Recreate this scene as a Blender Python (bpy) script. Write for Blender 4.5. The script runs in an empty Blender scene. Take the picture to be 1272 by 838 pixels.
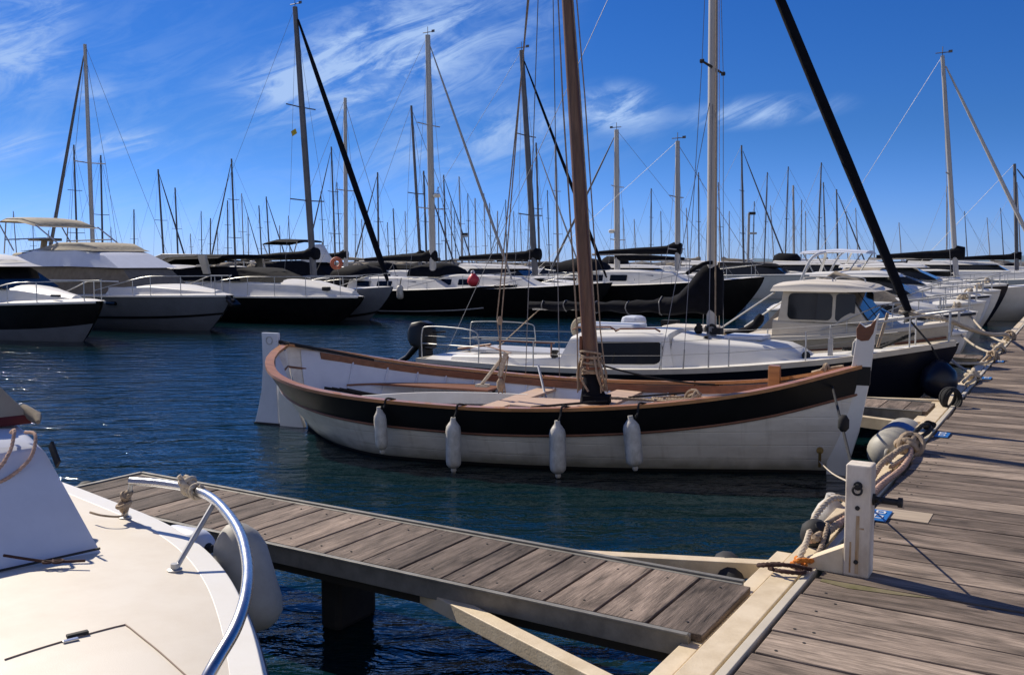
import bpy, math, random
import numpy as np
from mathutils import Vector, Matrix
R = math.radians
random.seed(7)
scene = bpy.context.scene
C = scene.collection

# ------------------------------------------------------------------ camera
FOC, CAMH = 1150.0, 2.15
PITCH = math.atan(92/FOC)
cd = bpy.data.cameras.new('camera'); cam = bpy.data.objects.new('camera', cd); C.objects.link(cam)
cd.sensor_width = 36; cd.lens = 36*FOC/1272; cd.clip_start = .05; cd.clip_end = 20000
cam.location = (0, 0, CAMH); cam.rotation_euler = (R(90)-PITCH, 0, 0)
scene.camera = cam
scene.render.resolution_x = 1024; scene.render.resolution_y = 674

# ------------------------------------------------------------------ light
SUN_EL, SUN_AZ = R(38), math.atan2(-.72, .69)     # azimuth measured from +Y towards +X
sd = bpy.data.lights.new('sun', 'SUN'); sun = bpy.data.objects.new('sun', sd); C.objects.link(sun)
sd.energy = 4.4; sd.angle = R(.5); sd.color = (1, .91, .77)
tosun = Vector((math.sin(SUN_AZ)*math.cos(SUN_EL), math.cos(SUN_AZ)*math.cos(SUN_EL), math.sin(SUN_EL)))
sun.rotation_euler = tosun.to_track_quat('Z', 'Y').to_euler(); sun.location = (-30, 30, 40)

w = bpy.data.worlds.new('World'); scene.world = w; w.use_nodes = True
nt = w.node_tree; N = nt.nodes; Lk = nt.links; N.clear()
out = N.new('ShaderNodeOutputWorld'); bg = N.new('ShaderNodeBackground'); Lk.new(bg.outputs[0], out.inputs[0])
sky = N.new('ShaderNodeTexSky'); sky.sky_type = 'NISHITA'; sky.sun_disc = False
sky.sun_elevation = SUN_EL; sky.sun_rotation = SUN_AZ; sky.altitude = 300
sky.air_density = 1.0; sky.dust_density = .05; sky.ozone_density = 1.6
bg.inputs[1].default_value = .05
hs = N.new('ShaderNodeHueSaturation'); hs.inputs['Saturation'].default_value = 1.08; hs.inputs['Value'].default_value = 1.0
tn = N.new('ShaderNodeMix'); tn.data_type = 'RGBA'; tn.blend_type = 'MULTIPLY'; tn.inputs[0].default_value = 1
Lk.new(sky.outputs[0], tn.inputs[6]); Lk.new(tn.outputs[2], hs.inputs['Color'])
tc = N.new('ShaderNodeTexCoord'); sep = N.new('ShaderNodeSeparateXYZ'); Lk.new(tc.outputs['Generated'], sep.inputs[0])
def wm(op, a, b=None, c=None):
    n = N.new('ShaderNodeMath'); n.operation = op
    for i, v in enumerate((a, b, c)):
        if v is None: continue
        if isinstance(v, (int, float)): n.inputs[i].default_value = v
        else: Lk.new(v, n.inputs[i])
    return n.outputs[0]
az = wm('ARCTAN2', sep.outputs[0], sep.outputs[1]); el = wm('ARCSINE', sep.outputs[2])
cmb = N.new('ShaderNodeCombineXYZ'); Lk.new(az, cmb.inputs[0]); Lk.new(el, cmb.inputs[1])
th_ = N.new('ShaderNodeMapRange'); th_.interpolation_type = 'SMOOTHSTEP'; Lk.new(el, th_.inputs[0]); th_.inputs[1].default_value = 0; th_.inputs[2].default_value = .15
tm = N.new('ShaderNodeMix'); tm.data_type = 'RGBA'; Lk.new(th_.outputs[0], tm.inputs[0]); tm.inputs[6].default_value = (.60, .92, 2.1, 1); tm.inputs[7].default_value = (.42, .69, 1.33, 1); Lk.new(tm.outputs[2], tn.inputs[7])
def wmap(loc, rot, sc, kind='TEXTURE'):
    m = N.new('ShaderNodeMapping'); m.vector_type = kind; Lk.new(cmb.outputs[0], m.inputs[0])
    m.inputs['Location'].default_value = loc; m.inputs['Rotation'].default_value = (0, 0, rot); m.inputs['Scale'].default_value = sc
    return m.outputs[0]
def blob(px, py, hw, hh, rot, amp):               # a bank of cirrus round one direction of the sky
    a0 = math.atan((px-636)/FOC); e0 = math.atan((327-py)/FOC*math.cos(a0))
    v = wmap((a0, e0, 0), R(rot), (hw/FOC, hh/FOC, 1))
    d = N.new('ShaderNodeVectorMath'); d.operation = 'LENGTH'; Lk.new(v, d.inputs[0])
    m = N.new('ShaderNodeMapRange'); m.interpolation_type = 'SMOOTHSTEP'; Lk.new(d.outputs['Value'], m.inputs[0])
    m.inputs[1].default_value = 1.0; m.inputs[2].default_value = .0; m.inputs[3].default_value = 0; m.inputs[4].default_value = amp
    return m.outputs[0]
def wnoise(rot, sc, scale, det, rough, dist, lo, hi):
    n = N.new('ShaderNodeTexNoise'); Lk.new(wmap((0, 0, 0), R(rot), sc), n.inputs['Vector'])
    n.inputs['Scale'].default_value = scale; n.inputs['Detail'].default_value = det; n.inputs['Roughness'].default_value = rough
    n.inputs['Distortion'].default_value = dist
    m = N.new('ShaderNodeMapRange'); m.interpolation_type = 'SMOOTHSTEP'; Lk.new(n.outputs[0], m.inputs[0])
    m.inputs[1].default_value = lo; m.inputs[2].default_value = hi
    return m.outputs[0]
tot = None
for b in [(440, 88, 190, 80, 22, 1.35), (560, 60, 220, 120, 25, .75), (400, 110, 150, 30, 3, .8), (620, 165, 210, 45, 10, .8), (770, 140, 80, 42, -8, 1.2), (935, 143, 130, 24, 3, 1.0),
          (150, 182, 95, 18, 14, 1.25), (20, 190, 60, 22, 22, .9), (15, 60, 70, 90, 60, .8), (80, 20, 70, 45, 70, .5), (125, 122, 34, 22, 15, .55), (560, 205, 300, 55, 5, .35), (100, 300, 500, 60, 0, .16), (60, 150, 420, 330, 0, .20), (1000, 310, 500, 40, 0, .10)]:
    o = blob(*b); tot = o if tot is None else wm('ADD', tot, o)
n1 = wnoise(22, (1, .24, 1), 9, 9, .64, 1.1, .38, .66)
n2 = wnoise(-10, (1, .5, 1), 26, 7, .6, .5, .25, .8)
cl = wm('MULTIPLY', wm('MINIMUM', tot, 1.15), wm('ADD', wm('MULTIPLY', n1, .75), wm('MULTIPLY', n2, .25)))
cl = wm('MINIMUM', wm('MULTIPLY', cl, 1.0), .85)
mx = N.new('ShaderNodeMix'); mx.data_type = 'RGBA'; Lk.new(cl, mx.inputs[0]); Lk.new(hs.outputs[0], mx.inputs[6]); mx.inputs[7].default_value = (6.6, 9.2, 14.0, 1)
# pale veil added to the unseen sky behind the viewer, for neutral fill light
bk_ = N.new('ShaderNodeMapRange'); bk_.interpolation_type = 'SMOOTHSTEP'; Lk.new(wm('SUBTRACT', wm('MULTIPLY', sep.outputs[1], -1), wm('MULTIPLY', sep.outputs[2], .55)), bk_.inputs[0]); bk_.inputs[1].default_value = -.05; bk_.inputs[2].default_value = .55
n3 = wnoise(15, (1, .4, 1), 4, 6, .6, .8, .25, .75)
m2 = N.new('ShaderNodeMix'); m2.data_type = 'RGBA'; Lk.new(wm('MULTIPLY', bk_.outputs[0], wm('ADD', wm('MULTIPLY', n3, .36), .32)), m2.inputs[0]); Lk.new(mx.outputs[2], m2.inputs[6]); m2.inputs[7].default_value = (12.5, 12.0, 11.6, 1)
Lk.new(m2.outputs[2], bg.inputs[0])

scene.view_settings.view_transform = 'Standard'; scene.view_settings.look = 'None'
scene.view_settings.exposure = 0.42; scene.view_settings.gamma = 1; scene.view_settings.use_curve_mapping = False
scene.cycles.use_denoising = True
scene.cycles.max_bounces = 6; scene.cycles.diffuse_bounces = 3; scene.cycles.glossy_bounces = 4; scene.cycles.transparent_max_bounces = 6
scene.cycles.caustics_reflective = False; scene.cycles.caustics_refractive = False; scene.cycles.sample_clamp_indirect = 6

# ------------------------------------------------------------------ coordinates: s runs along the wharf, t across it (boats lie along t)
US, TS = (0.519278, 0.854605), (0.854605, -0.519278)
BROT = math.atan2(TS[1], TS[0])
def W(s, t, z=0.0): return Vector((s*US[0]+t*TS[0], s*US[1]+t*TS[1], z))
def ray(px, py):
    x = (px-636)/FOC; y = (419-py)/FOC
    return Vector((x, math.cos(PITCH)+y*math.sin(PITCH), -math.sin(PITCH)+y*math.cos(PITCH)))
def onz(px, py, z): d = ray(px, py); return Vector((0, 0, CAMH))+d*((z-CAMH)/d.z)
def at(px, py, Y): d = ray(px, py); return Vector((0, 0, CAMH))+d*(Y/d.y)
def pr(p):
    x, y, z = p[0], p[1], p[2]-CAMH
    f = y*math.cos(PITCH)-z*math.sin(PITCH); u = y*math.sin(PITCH)+z*math.cos(PITCH)
    return 636+FOC*x/f, 419-FOC*u/f

# ------------------------------------------------------------------ materials
def mat(name, col, rough=.5, col2=None, nscale=3.0, namt=.5, metal=0.0, bump=0.0, bscale=40.0, coat=0.0, stretch=(1, 1, 1), spec=.5, tscale=None):
    m = bpy.data.materials.new(name); m.use_nodes = True
    n = m.node_tree.nodes; l = m.node_tree.links; b = n['Principled BSDF']
    b.inputs['Roughness'].default_value = rough; b.inputs['Metallic'].default_value = metal
    b.inputs['Coat Weight'].default_value = coat; b.inputs['Specular IOR Level'].default_value = spec
    if col2 is None: col2 = tuple(c*.72 for c in col)
    tcn = n.new('ShaderNodeTexCoord'); mp = n.new('ShaderNodeMapping'); mp.inputs['Scale'].default_value = stretch
    l.new(tcn.outputs['Object'], mp.inputs[0])
    nz = n.new('ShaderNodeTexNoise'); nz.inputs['Scale'].default_value = nscale; nz.inputs['Detail'].default_value = 8; nz.inputs['Roughness'].default_value = .65
    l.new(mp.outputs[0], nz.inputs['Vector'])
    rp = n.new('ShaderNodeMapRange'); rp.inputs[1].default_value = .38; rp.inputs[2].default_value = .68; rp.inputs[4].default_value = namt
    l.new(nz.outputs[0], rp.inputs[0])
    mxn = n.new('ShaderNodeMix'); mxn.data_type = 'RGBA'; l.new(rp.outputs[0], mxn.inputs[0])
    mxn.inputs[6].default_value = (*col, 1); mxn.inputs[7].default_value = (*col2, 1)
    l.new(mxn.outputs[2], b.inputs['Base Color'])
    rr = n.new('ShaderNodeMapRange'); rr.inputs[3].default_value = max(0, rough-.08); rr.inputs[4].default_value = min(1, rough+.12)
    l.new(nz.outputs[0], rr.inputs[0]); l.new(rr.outputs[0], b.inputs['Roughness'])
    if bump:
        n2_ = n.new('ShaderNodeTexNoise'); n2_.inputs['Scale'].default_value = bscale; n2_.inputs['Detail'].default_value = 5
        l.new(mp.outputs[0], n2_.inputs['Vector'])
        bp = n.new('ShaderNodeBump'); bp.inputs['Strength'].default_value = 1; bp.inputs['Distance'].default_value = bump
        l.new(n2_.outputs[0], bp.inputs['Height']); l.new(bp.outputs[0], b.inputs['Normal'])
    return m
M = {}
M['gel'] = mat('white_gelcoat', (.78, .76, .71), .38, (.66, .63, .56), 2.5, .6)
M['geldeck'] = mat('cream_deck_gelcoat', (.72, .66, .56), .55, (.63, .56, .46), 3, .8, bump=.0006, bscale=260)
M['geldirty'] = mat('chalky_white_paint', (.80, .75, .66), .5, (.58, .53, .45), 3.5, .7, bump=.003, bscale=9, stretch=(.5, 1, 2))
M['greygel'] = mat('pale_grey_gelcoat', (.50, .51, .54), .45, (.38, .39, .42), 3, .5)
M['greyhull'] = mat('grey_hull_paint', (.16, .175, .21), .4, (.10, .11, .135), 2, .5)
M['bluewhite'] = mat('cool_white_gelcoat', (.66, .69, .76), .4, (.52, .55, .62), 3, .5)
M['cream'] = mat('cream_gelcoat', (.60, .54, .43), .5, (.45, .39, .30), 4, .6)
M['creampaint'] = mat('cream_painted_steel', (.74, .62, .44), .5, (.52, .41, .26), 6, .75, bump=.0012, bscale=90)
M['post'] = mat('white_painted_post', (.78, .71, .60), .55, (.36, .27, .18), 6, .8, bump=.0015, bscale=60, stretch=(1, 1, .35))
M['rust'] = mat('rust_stain', (.36, .20, .08), .8, (.55, .44, .30), 25, .9, stretch=(1, 1, .25))
M['alu'] = mat('dull_aluminium', (.25, .24, .215), .6, (.14, .13, .115), 8, .8, metal=.35, bump=.0008, bscale=80)
M['steel'] = mat('polished_steel', (.62, .62, .62), .26, (.55, .56, .6), 20, .5, metal=1.0)
M['dullsteel'] = mat('dull_steel_tube', (.50, .50, .49), .4, (.3, .29, .27), 12, .6, metal=.6)
M['mastalu'] = mat('weathered_mast_aluminium', (.42, .41, .40), .5, (.27, .26, .25), 1.5, .6, metal=.2, stretch=(4, 4, .4))
M['mastpale'] = mat('pale_mast', (.50, .48, .45), .5, (.34, .33, .31), 2, .6, metal=.1, stretch=(4, 4, .4))
M['mastdark'] = mat('dark_mast', (.13, .13, .14), .5, (.07, .07, .08), 2, .6, metal=.1)
M['wire'] = mat('rigging_wire', (.22, .22, .23), .5, metal=.3)
M['black'] = mat('black_paint', (.004, .004, .005), .4, (.009, .009, .010), 3, .7, spec=.3)
M['navy'] = mat('navy_hull', (.005, .007, .016), .3, (.009, .011, .022), 2, .6, spec=.35)
M['blackcloth'] = mat('black_canvas', (.004, .0045, .007), .9, (.009, .010, .016), 5, .8, bump=.012, bscale=7, spec=.15)
M['taupecloth'] = mat('taupe_canvas', (.22, .185, .14), .9, (.14, .115, .085), 5, .7, bump=.01, bscale=8)
M['tancloth'] = mat('tan_canvas', (.34, .29, .22), .9, (.23, .19, .14), 4, .7, bump=.012, bscale=6)
M['beigecloth'] = mat('beige_canvas', (.42, .37, .28), .9, (.30, .26, .19), 6, .7, bump=.012, bscale=7)
M['redcloth'] = mat('dark_red_webbing', (.10, .012, .015), .8)
M['glass'] = mat('dark_tinted_glass', (.004, .005, .007), .08, (.008, .009, .011), 2, .5, spec=.25)
M['greyglass'] = mat('smoky_window', (.022, .024, .026), .08, (.012, .014, .018), 3, .6, spec=.4)
M['varnish'] = mat('varnished_orange_wood', (.46, .21, .07), .35, (.28, .115, .038), 6, .9, coat=.3, stretch=(.3, 3, 3), bump=.0008, bscale=60)
M['brownwood'] = mat('red_brown_wood', (.22, .085, .04), .5, (.11, .04, .02), 6, .8, stretch=(.5, 3, 3), bump=.001, bscale=50)
M['mastwood'] = mat('red_brown_mast_wood', (.19, .092, .048), .45, (.085, .038, .02), 5, .9, coat=.1, stretch=(6, 6, .5), bump=.0015, bscale=40)
M['palewood'] = mat('pale_pinkish_planks', (.56, .40, .30), .6, (.40, .27, .19), 4, .8, stretch=(.5, 5, 5), bump=.001, bscale=50)
M['rubber'] = mat('black_rubber', (.015, .015, .016), .75, (.03, .03, .03), 10, .7, bump=.002, bscale=30)
M['fender'] = mat('scuffed_white_vinyl', (.64, .61, .55), .5, (.26, .23, .18), 9, .8, stretch=(1, 1, .6), bump=.001, bscale=40)
M['greyfender'] = mat('dusty_grey_vinyl', (.40, .38, .33), .6, (.25, .235, .20), 4, .8, bump=.0008, bscale=60)
M['bluevinyl'] = mat('blue_vinyl', (.06, .14, .36), .5)
M['rope'] = mat('weathered_beige_rope', (.40, .31, .22), .95, (.22, .16, .11), 30, .9, bump=.002, bscale=160)
M['paleropes'] = mat('pale_rope', (.55, .48, .38), .95, (.36, .29, .21), 30, .9, bump=.002, bscale=160)
M['pinkrope'] = mat('pinkish_rope', (.52, .34, .26), .95, (.38, .24, .17), 30, .9, bump=.002, bscale=160)
M['brownrope'] = mat('dark_brown_rope', (.06, .025, .02), .95, (.03, .015, .012), 30, .8, bump=.002, bscale=160)
M['orangerope'] = mat('orange_rope', (.65, .20, .02), .9, (.45, .14, .03), 40, .8, bump=.002, bscale=160)
M['blackrope'] = mat('black_rope', (.012, .012, .013), .9, bump=.002, bscale=160)
M['red'] = mat('red_plastic', (.60, .03, .045), .45)
M['orangered'] = mat('faded_orange_ring', (.50, .13, .07), .6)
M['platelblue'] = mat('blue_enamel_plate', (.03, .17, .48), .4, (.02, .12, .36), 20, .6)
M['platewhite'] = mat('white_plate_marks', (.7, .72, .75), .5)
M['brass'] = mat('tarnished_brass', (.30, .20, .07), .45, metal=.7)
M['yellow'] = mat('yellow_flag_cloth', (.55, .42, .03), .8)
M['seam'] = mat('hatch_gap', (.30, .22, .17), .8)
M['underside'] = mat('wet_dark_timber', (.018, .015, .013), .7, (.03, .027, .022), 5, .8, bump=.003, bscale=20)
M['antifoul'] = mat('dark_antifouling', (.012, .010, .010), .6)
M['sand'] = mat('pale_worn_board', (.44, .355, .26), .8, (.27, .215, .165), 5, .8, stretch=(.4, 4, 4), bump=.001, bscale=60)
M['rock'] = mat('breakwater_stone', (.16, .15, .14), .9, (.07, .065, .06), .4, .9, bump=.4, bscale=.6)
M['hill'] = mat('distant_hill', (.10, .16, .22), 1, (.08, .13, .17), .01, .6)
M['lampwhite'] = mat('lamp_housing', (.45, .45, .45), .5)
M['moss'] = mat('mossy_board', (.11, .10, .035), .95, (.20, .16, .10), 9, .9, bump=.002, bscale=60)

def weather_hull(m):
    n = m.node_tree.nodes; l = m.node_tree.links; b = n['Principled BSDF']; tcn = n.new('ShaderNodeTexCoord'); sp = n.new('ShaderNodeSeparateXYZ'); l.new(tcn.outputs['Object'], sp.inputs[0])
    nz = n.new('ShaderNodeTexNoise'); nz.inputs['Scale'].default_value = 5; nz.inputs['Detail'].default_value = 6; l.new(tcn.outputs['Object'], nz.inputs['Vector'])
    a = n.new('ShaderNodeMath'); a.operation = 'MULTIPLY_ADD'; l.new(nz.outputs[0], a.inputs[0]); a.inputs[1].default_value = -.16; l.new(sp.outputs[2], a.inputs[2])
    mr = n.new('ShaderNodeMapRange'); l.new(a.outputs[0], mr.inputs[0]); mr.inputs[1].default_value = .10; mr.inputs[2].default_value = -.03; mr.inputs[4].default_value = .75
    src = b.inputs['Base Color'].links[0].from_socket; mx_ = n.new('ShaderNodeMix'); mx_.data_type = 'RGBA'; l.new(mr.outputs[0], mx_.inputs[0]); l.new(src, mx_.inputs[6]); mx_.inputs[7].default_value = (.14, .13, .08, 1)
    # run-off streaks
    mp = n.new('ShaderNodeMapping'); mp.inputs['Scale'].default_value = (9, 2, .6); l.new(tcn.outputs['Object'], mp.inputs[0]); s2 = n.new('ShaderNodeTexNoise'); s2.inputs['Scale'].default_value = 1.6; s2.inputs['Detail'].default_value = 5; l.new(mp.outputs[0], s2.inputs['Vector'])
    m2_ = n.new('ShaderNodeMapRange'); l.new(s2.outputs[0], m2_.inputs[0]); m2_.inputs[1].default_value = .56; m2_.inputs[2].default_value = .75; m2_.inputs[4].default_value = .28
    mx2 = n.new('ShaderNodeMix'); mx2.data_type = 'RGBA'; l.new(m2_.outputs[0], mx2.inputs[0]); l.new(mx_.outputs[2], mx2.inputs[6]); mx2.inputs[7].default_value = (.34, .28, .20, 1); l.new(mx2.outputs[2], b.inputs['Base Color'])
    # plank seams
    pp = n.new('ShaderNodeMath'); pp.operation = 'PINGPONG'; l.new(sp.outputs[2], pp.inputs[0]); pp.inputs[1].default_value = .075
    m3_ = n.new('ShaderNodeMapRange'); l.new(pp.outputs[0], m3_.inputs[0]); m3_.inputs[1].default_value = 0; m3_.inputs[2].default_value = .006
    bp = n.new('ShaderNodeBump'); bp.inputs['Distance'].default_value = .003; l.new(m3_.outputs[0], bp.inputs['Height']); l.new(b.inputs['Normal'].links[0].from_socket, bp.inputs['Normal']); l.new(bp.outputs[0], b.inputs['Normal'])
weather_hull(M['geldirty'])
def wood_deck(name, cols, axis):
    m = bpy.data.materials.new(name); m.use_nodes = True
    n = m.node_tree.nodes; l = m.node_tree.links; b = n['Principled BSDF']; b.inputs['Roughness'].default_value = .82
    b.inputs['Specular IOR Level'].default_value = .25
    g = n.new('ShaderNodeNewGeometry'); tcn = n.new('ShaderNodeTexCoord')
    off = n.new('ShaderNodeVectorMath'); off.operation = 'SCALE'; off.inputs['Scale'].default_value = 37
    cx = n.new('ShaderNodeCombineXYZ')
    for i in range(3): l.new(g.outputs['Random Per Island'], cx.inputs[i])
    l.new(cx.outputs[0], off.inputs[0])
    ad = n.new('ShaderNodeVectorMath'); ad.operation = 'ADD'; l.new(tcn.outputs['Object'], ad.inputs[0]); l.new(off.outputs[0], ad.inputs[1])
    def nz(stretch, sc, det=6, rough=.6, dist=0):
        mp = n.new('ShaderNodeMapping'); l.new(ad.outputs[0], mp.inputs[0]); mp.inputs['Scale'].default_value = stretch
        t = n.new('ShaderNodeTexNoise'); l.new(mp.outputs[0], t.inputs['Vector']); t.inputs['Scale'].default_value = sc
        t.inputs['Detail'].default_value = det; t.inputs['Roughness'].default_value = rough; t.inputs['Distortion'].default_value = dist
        return t.outputs[0]
    st = (.05, 1, 1) if axis == 'x' else (1, .05, 1)
    st2 = (.25, 1, 1) if axis == 'x' else (1, .25, 1)
    grain = nz(st, 75, 6, .7, .3); patch = nz(st2, 7, 6, .65, .6); fine = nz(st, 240, 3, .6)
    base = n.new('ShaderNodeValToRGB'); l.new(g.outputs['Random Per Island'], base.inputs[0])
    base.color_ramp.elements[0].position = 0; base.color_ramp.elements[0].color = (*cols[0], 1)
    base.color_ramp.elements[1].position = 1; base.color_ramp.elements[1].color = (*cols[2], 1)
    e = base.color_ramp.elements.new(.5); e.color = (*cols[1], 1)
    def mr(src, a, b_, c, d_):
        t = n.new('ShaderNodeMapRange'); l.new(src, t.inputs[0])
        for i, v in enumerate((a, b_, c, d_)): t.inputs[i+1].default_value = v
        return t.outputs[0]
    def mul(c, f):
        t = n.new('ShaderNodeVectorMath'); t.operation = 'SCALE'; l.new(c, t.inputs[0]); l.new(f, t.inputs['Scale']); return t.outputs[0]
    c = mul(base.outputs[0], mr(grain, .32, .68, .5, 1.4)); c = mul(c, mr(patch, .34, .66, .45, 1.6)); c = mul(c, mr(fine, .3, .7, .85, 1.12))
    cr = mr(grain, .30, .38, .3, 1.0); c = mul(c, cr)
    wt = n.new('ShaderNodeVectorMath'); wt.operation = 'MULTIPLY'; l.new(c, wt.inputs[0]); wt.inputs[1].default_value = (1.0, .97, .90); c = wt.outputs[0]
    l.new(c, b.inputs['Base Color'])
    h = n.new('ShaderNodeMath'); h.operation = 'ADD'; l.new(grain, h.inputs[0]); l.new(fine, h.inputs[1])
    bp = n.new('ShaderNodeBump'); bp.inputs['Distance'].default_value = .004; bp.inputs['Strength'].default_value = .9
    l.new(h.outputs[0], bp.inputs['Height']); l.new(bp.outputs[0], b.inputs['Normal'])
    return m
M['deckx'] = wood_deck('weathered_grey_planks', [(.135, .107, .092), (.20, .16, .137), (.30, .243, .207)], 'x')
M['decky'] = wood_deck('weathered_grey_finger_planks', [(.10, .08, .072), (.15, .12, .105), (.26, .205, .175)], 'y')

def water_mat():
    m = bpy.data.materials.new('harbour_water'); m.use_nodes = True
    n = m.node_tree.nodes; l = m.node_tree.links; b = n['Principled BSDF']
    b.inputs['Base Color'].default_value = (.0018, .015, .018, 1); b.inputs['Specular IOR Level'].default_value = 1.0; b.inputs['Roughness'].default_value = .05; b.inputs['IOR'].default_value = 1.33
    g = n.new('ShaderNodeNewGeometry')
    def nz(rot, stretch, sc, det, rough=.55, dist=.0):
        mp = n.new('ShaderNodeMapping'); l.new(g.outputs['Position'], mp.inputs[0]); mp.inputs['Scale'].default_value = stretch; mp.inputs['Rotation'].default_value = (0, 0, R(rot))
        t = n.new('ShaderNodeTexNoise'); l.new(mp.outputs[0], t.inputs['Vector']); t.inputs['Scale'].default_value = sc
        t.inputs['Detail'].default_value = det; t.inputs['Roughness'].default_value = rough; t.inputs['Distortion'].default_value = dist
        return t.outputs[0]
    a = nz(12, (.45, 1.2, 1), 1.1, 3, .5, .6); bb = nz(-8, (.5, 1.15, 1), 3.6, 4, .55, .5); c = nz(25, (.8, 1, 1), 11, 3)
    def bump(h, dist, prev=None):
        t = n.new('ShaderNodeBump'); t.inputs['Distance'].default_value = dist; t.inputs['Strength'].default_value = 1; l.new(h, t.inputs['Height'])
        if prev: l.new(prev, t.inputs['Normal'])
        return t.outputs[0]
    o = bump(a, .085); o = bump(bb, .062, o); o = bump(c, .009, o)
    l.new(o, b.inputs['Normal'])
    # wind patches: smoother and rougher areas
    pt = nz(5, (.3, 1, 1), .16, 3)
    rr = n.new('ShaderNodeMapRange'); l.new(pt, rr.inputs[0]); rr.inputs[1].default_value = .35; rr.inputs[2].default_value = .65; rr.inputs[3].default_value = .03; rr.inputs[4].default_value = .12
    l.new(rr.outputs[0], b.inputs['Roughness'])
    return m
M['water'] = water_mat()

# ------------------------------------------------------------------ mesh building
class MB:
    def __init__(s): s.v = []; s.f = []
    def add(s, vs, fs):
        k = len(s.v); s.v += [tuple(p) for p in vs]; s.f += [tuple(i+k for i in f) for f in fs]; return s
    def box(s, c, d, rz=0, ry=0, rx=0):
        m = Matrix.Rotation(rz, 3, 'Z') @ Matrix.Rotation(ry, 3, 'Y') @ Matrix.Rotation(rx, 3, 'X')
        vs = [Vector(c)+m @ Vector((x*d[0]/2, y*d[1]/2, z*d[2]/2)) for x in (-1, 1) for y in (-1, 1) for z in (-1, 1)]
        return s.add(vs, [(0, 1, 3, 2), (4, 6, 7, 5), (0, 4, 5, 1), (2, 3, 7, 6), (0, 2, 6, 4), (1, 5, 7, 3)])
    def tube(s, pts, r, n=8, cap=True):
        pts = [Vector(p) for p in pts]; k = len(pts)
        rs = r if isinstance(r, (list, tuple)) else [r]*k
        vs = []; prev = None
        for i, p in enumerate(pts):
            t = (pts[min(i+1, k-1)]-pts[max(i-1, 0)]).normalized()
            if prev is None:
                a = Vector((0, 0, 1)) if abs(t.z) < .9 else Vector((1, 0, 0)); nx = t.cross(a).normalized()
            else: nx = (prev-t*prev.dot(t)).normalized()
            prev = nx; ny = t.cross(nx)
            for j in range(n):
                an = 2*math.pi*j/n; vs.append(p+nx*math.cos(an)*rs[i]+ny*math.sin(an)*rs[i])
        fs = [(i*n+j, i*n+(j+1) % n, (i+1)*n+(j+1) % n, (i+1)*n+j) for i in range(k-1) for j in range(n)]
        if cap: fs += [tuple(range(n-1, -1, -1)), tuple(range((k-1)*n, k*n))]
        return s.add(vs, fs)
    def ring(s, c, Rr, r, ax='z', n=20, m=8, tilt=None):
        vs = []
        for i in range(n):
            a = 2*math.pi*i/n
            for j in range(m):
                b_ = 2*math.pi*j/m; q = Vector(((Rr+r*math.cos(b_))*math.cos(a), (Rr+r*math.cos(b_))*math.sin(a), r*math.sin(b_)))
                if ax == 'x': q = Vector((q.z, q.x, q.y))
                if ax == 'y': q = Vector((q.x, q.z, q.y))
                if tilt is not None: q = tilt @ q
                vs.append(Vector(c)+q)
        return s.add(vs, [(i*m+j, ((i+1) % n)*m+j, ((i+1) % n)*m+(j+1) % m, i*m+(j+1) % m) for i in range(n) for j in range(m)])
    def lathe(s, prof, p0=(0, 0, 0), axis=(0, 0, 1), n=16):   # prof: (distance along axis, radius)
        ax = Vector(axis).normalized(); p0 = Vector(p0)
        return s.tube2([(p0+ax*d, max(r, .0005)) for d, r in prof], ax, n)
    def tube2(s, pr_, ax, n):
        a = Vector((0, 0, 1)) if abs(ax.z) < .9 else Vector((1, 0, 0)); nx = ax.cross(a).normalized(); ny = ax.cross(nx); vs = []
        for p, r in pr_:
            for j in range(n): an = 2*math.pi*j/n; vs.append(p+nx*math.cos(an)*r+ny*math.sin(an)*r)
        k = len(pr_); fs = [(i*n+j, i*n+(j+1) % n, (i+1)*n+(j+1) % n, (i+1)*n+j) for i in range(k-1) for j in range(n)]
        fs += [tuple(range(n-1, -1, -1)), tuple(range((k-1)*n, k*n))]
        return s.add(vs, fs)
    def prism(s, poly, o, ex, ey, ez, h):   # polygon in (ex,ey) plane at o, extruded along ez from -h/2 to h/2
        o = Vector(o); ex = Vector(ex); ey = Vector(ey); ez = Vector(ez); k = len(poly)
        vs = [o+ex*a+ey*b-ez*h/2 for a, b in poly]+[o+ex*a+ey*b+ez*h/2 for a, b in poly]
        return s.add(vs, [tuple(range(k-1, -1, -1)), tuple(range(k, 2*k))]+[(i, (i+1) % k, k+(i+1) % k, k+i) for i in range(k)])
    def xz(s, poly, y, h): return s.prism(poly, (0, y, 0), (1, 0, 0), (0, 0, 1), (0, 1, 0), h)
    def grid(s, rows, closed=False):
        nr = len(rows); nc = len(rows[0]); vs = [p for r in rows for p in r]
        fs = [(i*nc+j, i*nc+(j+1) % nc, (i+1)*nc+(j+1) % nc, (i+1)*nc+j) for i in range(nr-1) for j in range(nc if closed else nc-1)]
        return s.add(vs, fs)
    def sweep(s, path, win, wout, z0, z1, closed=False):    # rectangle swept along a path in plan; path z is the datum
        P = [Vector(p) for p in path]; k = len(P); rows = []
        for i, p in enumerate(P):
            t = P[min(i+1, k-1)]-P[max(i-1, 0)]; t.z = 0; t.normalize(); nn = Vector((-t.y, t.x, 0))
            rows.append([p+nn*wout+Vector((0, 0, z0)), p+nn*wout+Vector((0, 0, z1)), p-nn*win+Vector((0, 0, z1)), p-nn*win+Vector((0, 0, z0))])
        s.grid(rows, True); b = len(s.v)-4*k
        s.f += [(b, b+1, b+2, b+3), (b+4*k-1, b+4*k-2, b+4*k-3, b+4*k-4)]
        return s
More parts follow.
